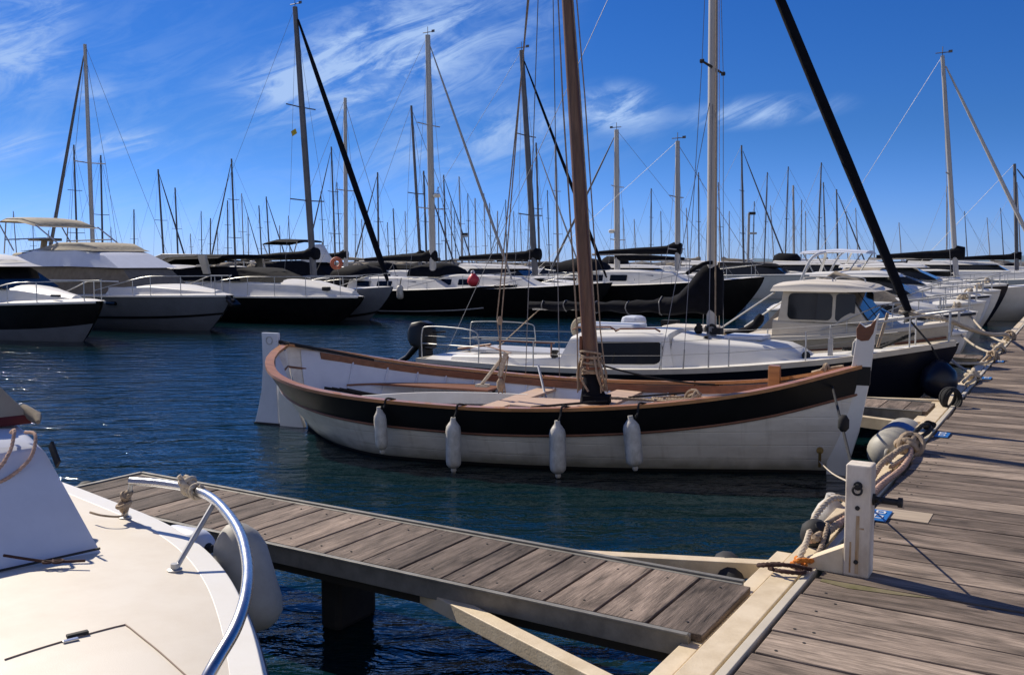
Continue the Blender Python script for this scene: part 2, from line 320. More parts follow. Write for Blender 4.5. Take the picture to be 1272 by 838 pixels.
def obj(name, mb, m, parent=None, smooth=None, bevel=0, loc=None):
    me = bpy.data.meshes.new(name); me.from_pydata([tuple(v) for v in mb.v], [], mb.f); me.validate(); me.update()
    import bmesh
    bm = bmesh.new(); bm.from_mesh(me); bmesh.ops.recalc_face_normals(bm, faces=bm.faces); bm.to_mesh(me); bm.free()
    if smooth is not None:
        me.shade_smooth(); me.set_sharp_from_angle(angle=R(smooth))
    me.materials.append(M[m] if isinstance(m, str) else m)
    o = bpy.data.objects.new(name, me); C.objects.link(o)
    if parent: o.parent = parent
    if loc is not None: o.location = loc
    if bevel:
        md = o.modifiers.new('bevel', 'BEVEL'); md.width = bevel; md.segments = 2; md.limit_method = 'ANGLE'
    return o
def tag(o, label=None, cat=None, group=None, kind=None):
    for k, v in (('label', label), ('category', cat), ('group', group), ('kind', kind)):
        if v: o[k] = v
    return o
def thing(name, label, cat, loc=(0, 0, 0), rz=0.0, group=None):
    o = bpy.data.objects.new(name, None); C.objects.link(o); o.location = loc; o.rotation_euler = (0, 0, rz); o.empty_display_size = .2
    return tag(o, label, cat, group)
def solo(name, mb, m, label, cat, group=None, smooth=None, bevel=0):
    a = np.array([tuple(v) for v in mb.v]); c = Vector(((a[:, 0].min()+a[:, 0].max())/2, (a[:, 1].min()+a[:, 1].max())/2, a[:, 2].min()))
    mb.v = [tuple(Vector(v)-c) for v in mb.v]
    return tag(obj(name, mb, m, None, smooth, bevel, c), label, cat, group)
def crv(tab, u):
    if u <= tab[0][0]: return tab[0][1]
    if u >= tab[-1][0]: return tab[-1][1]
    for i in range(len(tab)-1):
        if u <= tab[i+1][0]:
            x0, y0 = tab[i]; x1, y1 = tab[i+1]
            m0 = (tab[i+1][1]-tab[i-1][1])/(tab[i+1][0]-tab[i-1][0]) if i > 0 else (y1-y0)/(x1-x0)
            m1 = (tab[i+2][1]-tab[i][1])/(tab[i+2][0]-tab[i][0]) if i+2 < len(tab) else (y1-y0)/(x1-x0)
            h = x1-x0; q = (u-x0)/h
            return y0*(2*q**3-3*q*q+1)+m0*h*(q**3-2*q*q+q)+y1*(3*q*q-2*q**3)+m1*h*(q**3-q*q)
def smooth_path(pts, k=6):
    P = [Vector(p) for p in pts]; out_ = []
    for i in range(len(P)-1):
        p0 = P[max(i-1, 0)]; p1 = P[i]; p2 = P[i+1]; p3 = P[min(i+2, len(P)-1)]
        for j in range(k):
            t = j/k; out_.append(.5*((2*p1)+(p2-p0)*t+(2*p0-5*p1+4*p2-p3)*t*t+(3*p1-p0-3*p2+p3)*t**3))
    out_.append(P[-1]); return out_
def sag(a, b, d, n=12):
    a = Vector(a); b = Vector(b); return [a.lerp(b, i/n)-Vector((0, 0, d*4*(i/n)*(1-i/n))) for i in range(n+1)]
def laid(mb, path, r, pitch=None):      # three-strand rope
    P = [Vector(p) for p in path]; pitch = pitch or r*7
    Q = [P[0]]                          # resample finely
    for a, b in zip(P, P[1:]):
        L_ = (b-a).length; k = max(1, int(L_/(pitch/6)))
        Q += [a.lerp(b, i/k) for i in range(1, k+1)]
    for sidx in range(3):
        d = 0; pts = []; prev = None
        for i, p in enumerate(Q):
            if i: d += (p-Q[i-1]).length
            t = (Q[min(i+1, len(Q)-1)]-Q[max(i-1, 0)]).normalized()
            if prev is None:
                a = Vector((0, 0, 1)) if abs(t.z) < .9 else Vector((1, 0, 0)); nx = t.cross(a).normalized()
            else: nx = (prev-t*prev.dot(t)).normalized()
            prev = nx; ny = t.cross(nx); an = 2*math.pi*(d/pitch+sidx/3)
            pts.append(p+(nx*math.cos(an)+ny*math.sin(an))*r*.5)
        mb.tube(pts, r*.55, 6)
    return mb
def knot(mb, c, r, n=4, rr=None, seed=0):   # a lump of turns of rope
    rnd = random.Random(seed); c = Vector(c); rr = rr or r*.33
    for i in range(n):
        q = Matrix.Rotation(rnd.uniform(0, 3.1), 3, 'X') @ Matrix.Rotation(rnd.uniform(0, 3.1), 3, 'Y')
        mb.ring(c+Vector((rnd.uniform(-1, 1), rnd.uniform(-1, 1), rnd.uniform(-.6, .6)))*r*.35, r*rnd.uniform(.6, 1), rr, n=14, m=6, tilt=q)
    return mb

# ------------------------------------------------------------------ boats: shared shapes
class Hull:
    def __init__(s, L, B, hb, sheer, keel=-.4, bow_rake=.5, stern_rake=.1, full=.34, bowp=.8, sternp=None):
        s.L, s.B, s.hb, s.sh, s.k, s.br, s.sr, s.full, s.bowp = L, B, hb, sheer, keel, bow_rake, stern_rake, full, bowp; s.sternp = sternp or full
    def z(s, u, f):
        zk = s.k*(1-abs(2*u-1)**3*.7); return zk+(crv(s.sh, u)-zk)*f
    def P(s, u, f, side, off=0.0):
        hbv = max(crv(s.hb, u), 0)*s.B/2
        p = s.full+(s.bowp-s.full)*max(0, (u-.35)/.65)**1.6
        p += (s.sternp-s.full)*max(0, (.33-u)/.33)**1.5
        y = hbv*(f**p if f > 0 else 0)+off
        x = s.L*u-s.br*(1-f)**1.4*u**7+s.sr*(1-f)**1.2*(1-u)**6
        return Vector((x, side*y, s.z(u, f)))
    def shell(s, f0=0, f1=1, off=0.0, nu=30, nf=10, u0=0, u1=1, sides=(-1, 1)):
        mb = MB()
        us = [u0+(u1-u0)*(.5-.5*math.cos(math.pi*i/nu)) for i in range(nu+1)]
        for sd_ in sides:
            mb.grid([[s.P(u, (f0(u) if callable(f0) else f0)+((f1(u) if callable(f1) else f1)-(f0(u) if callable(f0) else f0))*j/nf, sd_, off) for j in range(nf+1)] for u in us])
        if crv(s.hb, u0) > .1 and u0 == 0:      # transom
            a = [s.P(0, (f0(0) if callable(f0) else f0)+((f1(0) if callable(f1) else f1)-(f0(0) if callable(f0) else f0))*j/nf, 1, off) for j in range(nf+1)]; b = [Vector((p.x, -p.y, p.z)) for p in a]
            mb.grid([a, b])
        return mb
    def deck(s, u0=0, u1=1, dz=-.02, inset=.02, camber=.05, nu=26, nv=6):
        mb = MB(); rows = []
        for i in range(nu+1):
            u = u0+(u1-u0)*i/nu; p = s.P(u, 1, 1); y = max(p.y-inset, .004)
            rows.append([Vector((p.x, -y+2*y*j/nv, p.z+dz+camber*(1-(2*j/nv-1)**2)*min(1, y*2))) for j in range(nv+1)])
        return mb.grid(rows)
    def edge(s, u0=0, u1=1, f=1, inset=0, n=30, sides='both', dz=0):
        us = [u0+(u1-u0)*i/n for i in range(n+1)]
        a = [s.P(u, f, -1) for u in reversed(us)]; b = [s.P(u, f, 1) for u in us]
        for q in a: q.y += inset; q.z += dz
        for q in b: q.y -= inset; q.z += dz
        return a+b if sides == 'both' else (list(reversed(a)) if sides == -1 else b)
HB_T = [(0, .80), (.15, .92), (.4, 1), (.6, .96), (.78, .74), (.9, .42), (.97, .15), (1, .015)]   # transom stern

def trunk(st, rd=.06, camber=.05, n=5):
    """st: (x, half width bottom, half width top, z bottom, z top)"""
    mb = MB(); rows = []
    for x, wb, wt, zb, zt in st:
        x2 = x if isinstance(x, tuple) else (x, x); r = min(rd, max((zt-zb)*.45, .003)); row = []
        half = [(wb, zb, x2[0])]
        for k in range(n+1):
            a = math.pi/2*k/n; half.append((wt-r+r*math.cos(a), zt-r+r*math.sin(a), x2[0]+(x2[1]-x2[0])*((zt-r+r*math.sin(a)-zb)/max(zt-zb, .001))))
        for q in (.66, .33): half.append(((wt-r)*q, zt+camber*(1-q*q), x2[1]))
        left = [Vector((xx, y, z)) for y, z, xx in half]; right = [Vector((p.x, -p.y, p.z)) for p in reversed(left)]
        rows.append(left+[Vector((x2[1], 0, zt+camber))]+right)
    mb.grid(rows); k = len(rows[0]); b = 0; e = len(rows)*k
    mb.f += [tuple(range(b, b+k)), tuple(range(e-k, e))[::-1]]
    return mb
def tr_at(st, x):
    g = lambda q: sum(q)/2 if isinstance(q, tuple) else q
    for a, b in zip(st, st[1:]):
        if g(a[0]) <= x <= g(b[0])+1e-6:
            q = (x-g(a[0]))/(g(b[0])-g(a[0])); return [a[i]+(b[i]-a[i])*q for i in range(1, 5)]
    return st[-1][1:] if x > g(st[-1][0]) else st[0][1:]
def side_window(st, x0, x1, f0, f1, side, rc=.06, off=.010, th=.012, lean=0.0, f1b=None, rd=.06):
    """rounded window on the trunk side; f = fraction of height"""
    mb = MB(); w_ = x1-x0; nx, nz = 28, 5
    fr = rc/max(.05, (tr_at(st, (x0+x1)/2)[3]-tr_at(st, (x0+x1)/2)[2]))
    def mp(x, f, o):
        wb, wt, zb, zt = tr_at(st, x); g = min(1, f*(zt-zb)/max(.01, zt-zb-rd)); return Vector((x, side*(wb+(wt-wb)*g+o), zb+(zt-zb)*f))
    fo, bk = [], []
    for i in range(nx+1):
        q = .5-.5*math.cos(math.pi*i/nx); x = x0+w_*q; d = min(x-x0, x1-x); c = fr*(1-math.sqrt(max(0, 1-(1-min(d/rc, 1))**2)))
        top = f1 if f1b is None else f1+(f1b-f1)*q; a_, b_ = f0+c, top-c
        fo.append([mp(x-lean*(a_+(b_-a_)*j/nz-f0), a_+(b_-a_)*j/nz, off) for j in range(nz+1)]); bk.append([mp(x-lean*(a_+(b_-a_)*j/nz-f0), a_+(b_-a_)*j/nz, off-th) for j in range(nz+1)])
    mb.grid(fo); mb.grid(bk)
    mb.grid([[r[0] for r in fo], [r[0] for r in bk]]); mb.grid([[r[-1] for r in fo], [r[-1] for r in bk]])
    return mb

# ================================================================== the setting
mb = MB(); mb.add([(-3000, -60, 0), (3000, -60, 0), (3000, 6000, 0), (-3000, 6000, 0)], [(0, 1, 2, 3)])
tag(obj('water', mb, 'water'), None, None, None, 'structure')
mb = MB(); rnd = random.Random(3); rows = []
for i in range(121):
    x = 350+i*14; h = 10+7*math.sin(i*.13)+5*math.sin(i*.41+1)+rnd.uniform(-1.2, 1.2); h *= min(1, i/25)*min(1, (120-i)/12)
    rows.append([(x*1.6, 3400, -2), (x*1.6, 3450, max(h*.8, .3)), (x*1.6, 3600, max(h*1.5, .5)), (x*1.6, 3900, -2)])
mb.grid(rows); tag(obj('hills', mb, 'hill', smooth=60), kind='structure')

# breakwater far behind the moorings
mb = MB(); rows = []; rnd = random.Random(5)
for i in range(160):
    x = -190+i*2.6; j = lambda a: rnd.uniform(-a, a)
    rows.append([(x, 196+j(.6), -1), (x+j(.4), 198+j(.5), 1.0+j(.35)), (x, 200+j(.3), 2.3+j(.25)), (x, 203, 2.5+j(.2)), (x, 206, -1)])
mb.grid(rows); tag(obj('breakwater', mb, 'rock'), 'long low dark stone breakwater on the horizon behind all the boats', 'breakwater')

# ================================================================== wharf
PZ = .55                                   # deck level above the water
wharf = thing('wharf', 'broad grey timber plank walkway on the right with pale steel edge beams', 'wharf', W(0, 0, PZ), BROT)
# local x = t (across), local y = s (along)
rnd = random.Random(11)
mb = MB(); scr = MB(); s = 1.0; PL = []
while s < 60:
    wd = .268+rnd.uniform(-.006, .006); e = rnd.uniform(-.012, .012); dzz = rnd.uniform(-.002, .002)
    mb.box(((-1.07+e+3.6)/2, s+wd/2, -.018+dzz), (3.6+1.07-e, wd-.017, .036), rz=rnd.uniform(-.0012, .0012))
    if s < 9:
        for tt in (-.98, -.9, .35, .42): scr.lathe([(0, .007), (.0025, .007)], (tt+rnd.uniform(-.02, .02), s+rnd.choice([.06, .2]), dzz), n=8)
    PL.append((s, wd, dzz, e)); s += wd
obj('decking', mb, 'deckx', wharf, bevel=.004)
obj('screws', scr, 'rubber', wharf)
mb = MB(); mb.box((1.3, 30, -.11), (4.5, 59, .12)); mb.box((1.3, 30, -.32), (4.1, 59, .3)); obj('underframe', mb, 'underside', wharf)
mb = MB(); mb.box((-1.2175, 30, -.075), (.125, 59, .15)); obj('edge_beam', mb, 'creampaint', wharf, bevel=.004)
mb = MB(); mb.box((-1.115, 30, -.045), (.04, 59, .11)); obj('deck_rail', mb, 'cream', wharf, bevel=.003)
mb = MB()
s_, wd_, dz_, e_ = [k for k in PL if k[0] <= 6.3 < k[0]+k[1]][0]
mb.box((-1.065+e_+.17, s_+wd_/2, dz_+.0015), (.34, wd_-.021, .004))
obj('pale_board', mb, 'sand', wharf)
mb = MB(); s_, wd_, dz_, e_ = [k for k in PL if k[0] <= 4.74 < k[0]+k[1]][0]
mb.prism([(-1.04, s_+wd_-.05), (-.9, s_+wd_-.085), (-.7, s_+wd_-.06), (-.55, s_+wd_-.03), (-.5, s_+wd_-.012), (-1.04, s_+wd_-.012)], (0, 0, dz_+.0015), (1, 0, 0), (0, 1, 0), (0, 0, 1), .004); obj('mossy_patch', mb, 'moss', wharf)
for ss in (6.13, 9.37, 14.37, 16.95):
    t = tag(obj('berth_plate', MB().box((0, 0, .004), (.115, .27, .008)), 'platelblue', None, bevel=.002, loc=W(-.0, 0)), None)
    t.location = W(ss, -1.0, PZ+.006); t.rotation_euler = (0, 0, BROT)
    tag(t, {6.13: 'blue berth plate with worn white marks on the planks just behind the white post', 9.37: 'blue berth plate on the walkway beside the big blue and grey fender',
            14.37: 'blue berth plate on the walkway edge beside the pale knot past the rope coil', 16.95: 'farthest blue berth plate on the walkway edge'}[ss], 'sign plate', 'blue berth plates on the walkway')
    k = MB()
    for a, b, c, d in ((-.025, .06, .012, .07), (.0, .09, .04, .012), (.0, .035, .04, .012), (.022, .06, .012, .05), (-.022, -.05, .012, .08), (.0, -.09, .05, .012), (.024, -.055, .012, .06), (.0, -.02, .03, .012)):
        k.box((a, b, .0105), (c, d, .003))
    obj('white_marks', k, 'platewhite', t)

# cleats/rings on the wharf edge: ropes gather here
# ------------------------------------------------------------------ finger docks
def finger(label, s0, s1, t0, t1, detail, top=0.0):
    f = thing('finger_dock', label, 'finger dock', W(s0, t1, PZ), BROT, 'narrow finger docks off the walkway')
    Lf = t1-t0; wd_ = s1-s0; rnd = random.Random(int(s0*10))
    mb = MB(); sc = MB(); x = 0.0; pat = [.262, .262, .262, .205, .24, .185]; i = 0
    while x < Lf-.03:
        wd = min(pat[i % 6]+rnd.uniform(-.012, .012), Lf-x); i += 1
        mb.box((-x-wd/2, wd_/2, -.018+rnd.uniform(-.002, .002)), (wd-.015, wd_-.05, .036), rz=rnd.uniform(-.002, .002))
        if detail:
            for yy in (.12, wd_-.12): sc.lathe([(0, .006), (.0025, .006)], (-x-wd*.5+rnd.uniform(-.03, .03), yy+rnd.uniform(-.01, .01), 0), n=8)
        x += wd
    obj('planking', mb, 'decky', f, bevel=.004 if detail else 0)
    if detail: obj('screws', sc, 'rubber', f)
    for y in (.0, wd_):
        q = MB(); q.box((-Lf/2-.03, y, -.052), (Lf-.05, .035, .10)); q.box((-Lf/2-.03, y+(-.02 if y == 0 else .02), .004), (Lf-.05, .03, .012))
        obj('side_rail', q, 'alu', f, bevel=.003)
    q = MB(); q.box((-Lf-.005, wd_/2, -.05), (.035, wd_+.03, .12)); obj('end_rail', q, 'alu', f, bevel=.003)
    for x in (-Lf*.50, -Lf*.93): obj('float', MB().box((x, wd_/2+.05, -.38), (.15, wd_-.40, .36)), 'rubber', f, bevel=.03)
    q = MB(); q.box((-Lf/2-.05, wd_/2, -.12), (Lf-.15, wd_-.1, .10)); obj('underframe', q, 'underside', f)
    return f
f1 = finger('long grey plank finger dock running left across the foreground', 3.73, 4.48, -6.05, -1.31, True)
# hinge beam and braces (parts of the near finger dock; local: x=t+1.31, y=s-3.73)
q = MB(); q.box((-.045, .47, -.10), (.085, 2.05, .12)); obj('hinge_beam', q, 'creampaint', f1, bevel=.004)
def beam(p, q_, w_, h_, parent, name='brace', m='creampaint'):
    p = Vector(p); q_ = Vector(q_); d = q_-p; o = MB().box(((p+q_)/2).to_tuple(), (d.length, w_, h_), rz=math.atan2(d.y, d.x)); return obj(name, o, m, parent, bevel=.004)
beam((-1.53, .08, -.125), (-.09, -.467, -.125), .085, .08, f1)
beam((-1.70, .77, -.125), (-.09, 1.40, -.125), .085, .09, f1)
f2 = finger('finger dock beyond the bow of the wooden boat with pale edge beams', 10.80, 11.55, -6.0, -1.31, False)
q = MB(); q.box((-.045, .38, -.10), (.085, 1.7, .12)); obj('hinge_beam', q, 'creampaint', f2)
beam((-1.6, -.07, -.10), (-.03, -.55, -.10), .085, .12, f2); beam((-1.28, .83, -.08), (-.03, 1.22, -.08), .085, .12, f2)
f3 = finger('finger dock half hidden behind the black bow of the white sailing yacht', 17.3, 18.0, -6.0, -1.31, False)

# ------------------------------------------------------------------ mooring post
post = thing('mooring_post', 'short square white post with a rust streak at the walkway edge', 'mooring post', W(4.93, -.90, PZ), BROT)
obj('shaft', MB().box((0, 0, .29), (.125, .125, .58)), 'post', post, bevel=.008)
obj('gusset', MB().prism([(-.064, 0), (-.27, 0), (-.27, .035), (-.064, .145)], (0, 0, 0), (1, 0, 0), (0, 0, 1), (0, 1, 0), .10), 'creampaint', post, bevel=.003)
obj('bolt', MB().lathe([(0, .012), (.006, .012)], (.0, -.0625, .08), (0, -1, 0), 8), 'rubber', post); obj('bolt', MB().lathe([(0, .012), (.006, .012)], (.0, -.0625, .36), (0, -1, 0), 8), 'rubber', post)
obj('rust_streak', MB().box((-.03, -.0633, .10), (.008, .0025, .16)).box((.003, -.0635, .17), (.016, .003, .30)).box((.016, -.0635, .255), (.035, .0028, .008)), 'rust', post)
q = MB().lathe([(0, .022), (.012, .022), (.012, .012), (.03, .012)], (0, -.0625, .475), (0, -1, 0), 12); q.ring((0, -.085, .455), .022, .006, 'y'); obj('eye_bolt', q, 'rubber', post, smooth=40)
q = MB().lathe([(0, .017), (.12, .017), (.12, .026), (.14, .026)], (.0625, 0, .40), (1, 0, 0), 12); q.lathe([(0, .03), (.012, .03)], (.0625, 0, .40), (1, 0, 0), 12); q.tube([(.10, -.05, .40), (.10, .05, .40)], .01, 6); obj('side_pin', q, 'rubber', post, smooth=40)

def rope(name, label, pts, r, m, cat='rope', group=None, k=6, twist=True, extra=None):
    q = MB(); P = smooth_path(pts, k)
    (laid(q, P, r) if twist else q.tube(P, r, 7))
    if extra: extra(q)
    return solo(name, q, m, label, cat, group, smooth=60)
def WP(s, t, z): return W(s, t, PZ+z)

# rope with brown and orange turns over the beams by the post
q = [WP(4.72, -1.30, .02), WP(4.66, -1.22, .035), WP(4.70, -1.13, .03), WP(4.79, -1.15, .02), WP(4.80, -1.27, .025), WP(4.74, -1.36, .02), WP(4.68, -1.31, .045), WP(4.73, -1.20, .05), WP(4.78, -1.10, .03)]
rope('rope', 'dark brown rope looped over the pale beam left of the white post', q, .012, 'brownrope')
q = [WP(4.84, -1.22, .02), WP(4.80, -1.17, .06), WP(4.86, -1.12, .05), WP(4.92, -1.16, .03), WP(4.87, -1.20, .05), WP(4.83, -1.14, .03)]
rope('rope', 'bright orange rope turns on the beam at the foot of the white post', q, .014, 'orangerope')
q = [WP(4.80, -1.18, .03), WP(5.0, -1.19, .08), WP(5.25, -1.22, .10), WP(5.5, -1.25, .12), WP(5.8, -1.22, .16), WP(6.05, -1.15, .10)]
rope('rope', 'thick pale beige rope running up from the orange turns behind the white post', q, .02, 'paleropes')
q = [WP(4.88, -1.14, .03), WP(5.05, -1.12, .06), WP(5.3, -1.14, .12), WP(5.55, -1.20, .07), WP(5.9, -1.17, .05)]
rope('rope', 'second beige rope lying beside the thick one behind the white post', q, .014, 'rope')
q = MB(); q.lathe([(0, .03), (.02, .07), (.07, .085), (.12, .07), (.14, .03)], WP(5.33, -1.24, .02), (.2, -.6, .7), 14); q.lathe([(0, .032), (.01, .032)], WP(5.33, -1.24, .02)+Vector((.2, -.6, .7)).normalized()*.138, (.2, -.6, .7), 10)
solo('mooring_swivel', q, 'rubber', 'round black fitting half hidden behind the white post', 'fitting', smooth=50)
# cream fender behind the post
fn = thing('fender', 'fat cream fender hanging on the walkway edge just behind the white post', 'fender', WP(6.32, -1.34, -.50), BROT)
obj('body', MB().lathe([(0, .05), (.03, .09), (.10, .125), (.30, .13), (.42, .12), (.50, .08), (.54, .04), (.58, .03)], (0, 0, 0), (.02, -.10, 1), 24), 'fender', fn, smooth=60)
obj('lanyard', MB().tube([(.01, -.06, .57), (.06, -.05, .57), (.16, -.05, .50)], .01, 6), 'rope', fn)
# big blue/grey fender lying along the edge
fn = thing('fender', 'big grey cylinder fender with a blue band lying along the walkway edge', 'fender', WP(9.0, -1.42, -.16), BROT)
obj('body', MB().lathe([(0, .06), (.03, .13), (.12, .20), (1.02, .20), (1.12, .13), (1.15, .06)], (0, 0, 0), (0, 1, 0), 26), 'greyfender', fn, smooth=60)
obj('band', MB().lathe([(.0, .199), (.001, .204), (.24, .204), (.241, .199)], (0, .46, 0), (0, 1, 0), 26), 'bluevinyl', fn, smooth=60)
obj('end_loop', MB().ring((0, -.03, 0), .05, .015, 'x', 14, 6), 'greyfender', fn, smooth=60)
# black coil
q = MB()
for i in range(6): q.ring(WP(11.35, -1.14, .09), .12-.012*(i % 3), .016, n=24, m=6, tilt=Matrix.Rotation(R(75+i*7), 3, 'X') @ Matrix.Rotation(R(8*i), 3, 'Y'))
solo('rope_coil', q, 'blackrope', 'upright coil of black rope on the walkway edge past the big fender', 'rope coil', smooth=60)
# tyre
q = MB().ring((0, 0, 0), .21, .085, n=32, m=12)
ty = obj('tyre_fender', q, 'rubber', None, smooth=60); ty.location = WP(5.15, -1.62, -.36); ty.rotation_euler = (R(78), 0, BROT+R(90)+.4); tag(ty, 'dark car tyre hanging below the beams next to the white post', 'tyre')
# rope hanks knotted to the edge
KN = [(8.35, 'big beige rope hank tied on the walkway edge just past the white post', 'rope', .10), (9.6, 'small dark knot of rope on the walkway edge above the big blue banded fender', 'blackrope', .05), (14.1, 'pale rope knot on the walkway edge past the black rope coil', 'paleropes', .10),
      (17.2, 'beige rope hank on the walkway edge where the half hidden finger dock joins', 'rope', .10), (19.0, 'small pale rope knot on the far part of the walkway edge', 'paleropes', .11), (22.2, 'farthest rope knot that can be made out on the walkway edge', 'rope', .11)]
for i, (ss, lab, m, r) in enumerate(KN):
    q = MB(); P0 = WP(ss, -1.14, .05); knot(q, P0, r, 5, r*.24, i)
    laid(q, smooth_path([P0, WP(ss-.35, -1.16, .10), WP(ss-.75, -1.2, .05)], 6), .022)
    laid(q, smooth_path([P0, WP(ss-.3, -1.10, .05), WP(ss-.8, -1.16, .03)], 6), .02)
    if i in (2, 3): q.tube(smooth_path([P0, WP(ss+.3, -1.3, -.1), WP(ss+.9, -1.7, -.12)], 6), .018, 6)
    solo('rope_knot', q, m, lab, 'rope', 'rope knots along the walkway edge', smooth=60)
# chain-like slack rope from the second finger to the knot (pale)
rope('rope', 'slack pale rope sagging over the water from the black bow to the walkway', [W(13.1, -2.6, .85), W(13.2, -2.2, .45), W(13.5, -1.8, .32), W(13.9, -1.4, .42), W(14.1, -1.15, .60)], .02, 'paleropes')

# ================================================================== the wooden boat
O = Vector((-3.013, 12.19, 0)); BR = R(-24.17)
boat = thing('wooden_boat', 'open wooden fishing boat, white below a black band, with a red brown mast', 'boat', O, BR)
h = Hull(7.154, 2.91, [(0, .014), (.02, .305), (.05, .549), (.1, .772), (.18, .926), (.28, 1), (.4, .981), (.52, .928), (.64, .815), (.76, .622), (.88, .355), (1, .02)],
         [(0, 1.06), (.02, .985), (.05, .905), (.1, .81), (.18, .725), (.28, .675), (.4, .643), (.52, .636), (.64, .669), (.76, .739), (.88, .871), (1, 1.10)], keel=-.42, bow_rake=.26, stern_rake=.42, full=.20, bowp=.72, sternp=1.05)
BH = .265
def fb(u): return 1-BH/(crv(h.sh, u)-h.k*(1-abs(2*u-1)**3*.7))
obj('hull', h.shell(0, 1, 0, 44, 14), 'geldirty', boat, smooth=50)
obj('black_band', h.shell(fb, lambda u: 1.0, .006, 44, 5), 'black', boat, smooth=50)
bpth = [h.P(u, fb(u), sd_, .008) for sd_, us in ((-1, [1-i/48 for i in range(49)]), (1, [i/48 for i in range(1, 49)])) for u in us]
obj('rubbing_strake', MB().tube(bpth, .014, 6), 'brownwood', boat, smooth=60)
obj('stern_quarter_trim', MB().tube([h.P(u, fb(u)-.015, -1, .012) for u in [i/100 for i in range(0, 11)]], [.016]*9+[.012, .006], 8), 'gel', boat, smooth=60)
wl = MB(); 
obj('boot_top', h.shell(lambda u: .0, lambda u: (-.0+.035-h.z(u, 0))/(crv(h.sh, u)-h.z(u, 0)), .004, 44, 6), 'antifoul', boat, smooth=50)
gp = h.edge(0, 1, 1, 0, 60); gp2 = [gp[0]]
for p in gp[1:]:
    if (p-gp2[-1]).length > .02: gp2.append(p)
obj('gunwale', MB().sweep([(p.x, p.y, p.z) for p in gp2], .085, .022, .0, .035), 'varnish', boat, smooth=35)
# inner skin
inn = MB()
for sd_ in (-1, 1):
    inn.grid([[h.P(.012+.975*i/40, .42+.57*j/8, sd_, -.045) for j in range(9)] for i in range(41)])
for v in range(len(inn.v)):
    x, y, z = inn.v[v]
obj('inner_planking', inn, 'bluewhite', boat, smooth=60)
rb = MB()
for i in range(16):
    u = .07+.9*i/16
    for sd_ in (-1, 1): rb.tube([h.P(u, .45+.5*j/6, sd_, -.055) for j in range(7)], .016, 5)
obj('ribs', rb, 'bluewhite', boat, smooth=60)
ins = MB()
for sd_ in (-1, 1):
    ins.sweep([tuple(h.P(.03+.94*i/40, .95, sd_, -.068)) for i in range(41)], .016, .016, -.045, .045)
obj('inwale', ins, 'brownwood', boat, smooth=40)
sole = MB(); rows = []
for i in range(31):
    u = .09+.86*i/30; z = .26; f = (z-h.z(u, 0))/(crv(h.sh, u)-h.z(u, 0)); y = max(h.P(u, f, 1).y-.05, .02); rows.append([Vector((h.P(u, f, 1).x, y*(2*j/6-1), z)) for j in range(7)])
obj('sole', sole.grid(rows), 'greygel', boat)
def plank_surface(u0, u1, z, yin, n=16, side=1, gap=.05, th=.025):
    a, b = [], []
    for i in range(n+1):
        u = u0+(u1-u0)*i/n; f = (z-h.z(u, 0))/(crv(h.sh, u)-h.z(u, 0)); y = max(h.P(u, f, 1).y-gap, .02); yi = min(yin, y-.01)
        xx = h.P(u, f, 1).x; a.append((xx, side*y)); b.append((xx, side*yi))
    poly = a+b[::-1]
    return MB().prism(poly, (0, 0, z), (1, 0, 0), (0, 1, 0), (0, 0, 1), th)
obj('side_bench', plank_surface(.07, .36, .50, .85, side=1, gap=.09), 'brownwood', boat)
obj('side_bench', plank_surface(.10, .50, .44, .80, side=-1, gap=.08), 'bluewhite', boat)
obj('side_bench', plank_surface(.34, .64, .53, .62, side=-1, gap=.08), 'palewood', boat)
obj('side_bench', plank_surface(.62, .80, .55, .42, side=-1, gap=.08), 'palewood', boat)
def thwart(u, w_, z, m):
    f = (z-h.z(u, 0))/(crv(h.sh, u)-h.z(u, 0)); y = h.P(u, f, 1).y-.05
    q = MB().box((h.L*u, 0, z), (w_, 2*y, .035)); obj('thwart', q, m, boat, bevel=.004)
thwart(.45, .26, .50, 'palewood'); thwart(.615, .34, .56, 'palewood')
q = MB().prism([(0, -.3), (.9, -.42), (.9, .42), (0, .3)], (h.L*.47, .08, .40), (1, 0, 0), (0, 1, 0), (0, 0, 1), .26); obj('engine_box', q, 'palewood', boat, bevel=.01)
# pale coaming curve
cp = smooth_path([(h.L*.14, -.80, .50), (h.L*.20, -.35, .51), (h.L*.28, .15, .52), (h.L*.37, .50, .51), (h.L*.45, .66, .50)], 8)
obj('cockpit_coaming', MB().sweep(cp, .02, .02, -.12, .02), 'gel', boat, smooth=50)
fd = MB(); rows = []
for i in range(21):
    u = .70+.275*i/20; y = max(h.P(u, 1, 1).y-.10, .01); z = crv(h.sh, u)-.13; rows.append([Vector((h.P(u, 1, 1).x, y*(2*j/8-1), z+.03*(1-(2*j/8-1)**2))) for j in range(9)])
fd.grid(rows); obj('foredeck', fd, 'palewood', boat, smooth=40)
q = MB(); u = .70; y = h.P(u, 1, 1).y-.08; q.box((h.L*u, 0, crv(h.sh, u)-.16), (.03, 2*y, .10)); obj('deck_beam', q, 'brownwood', boat)
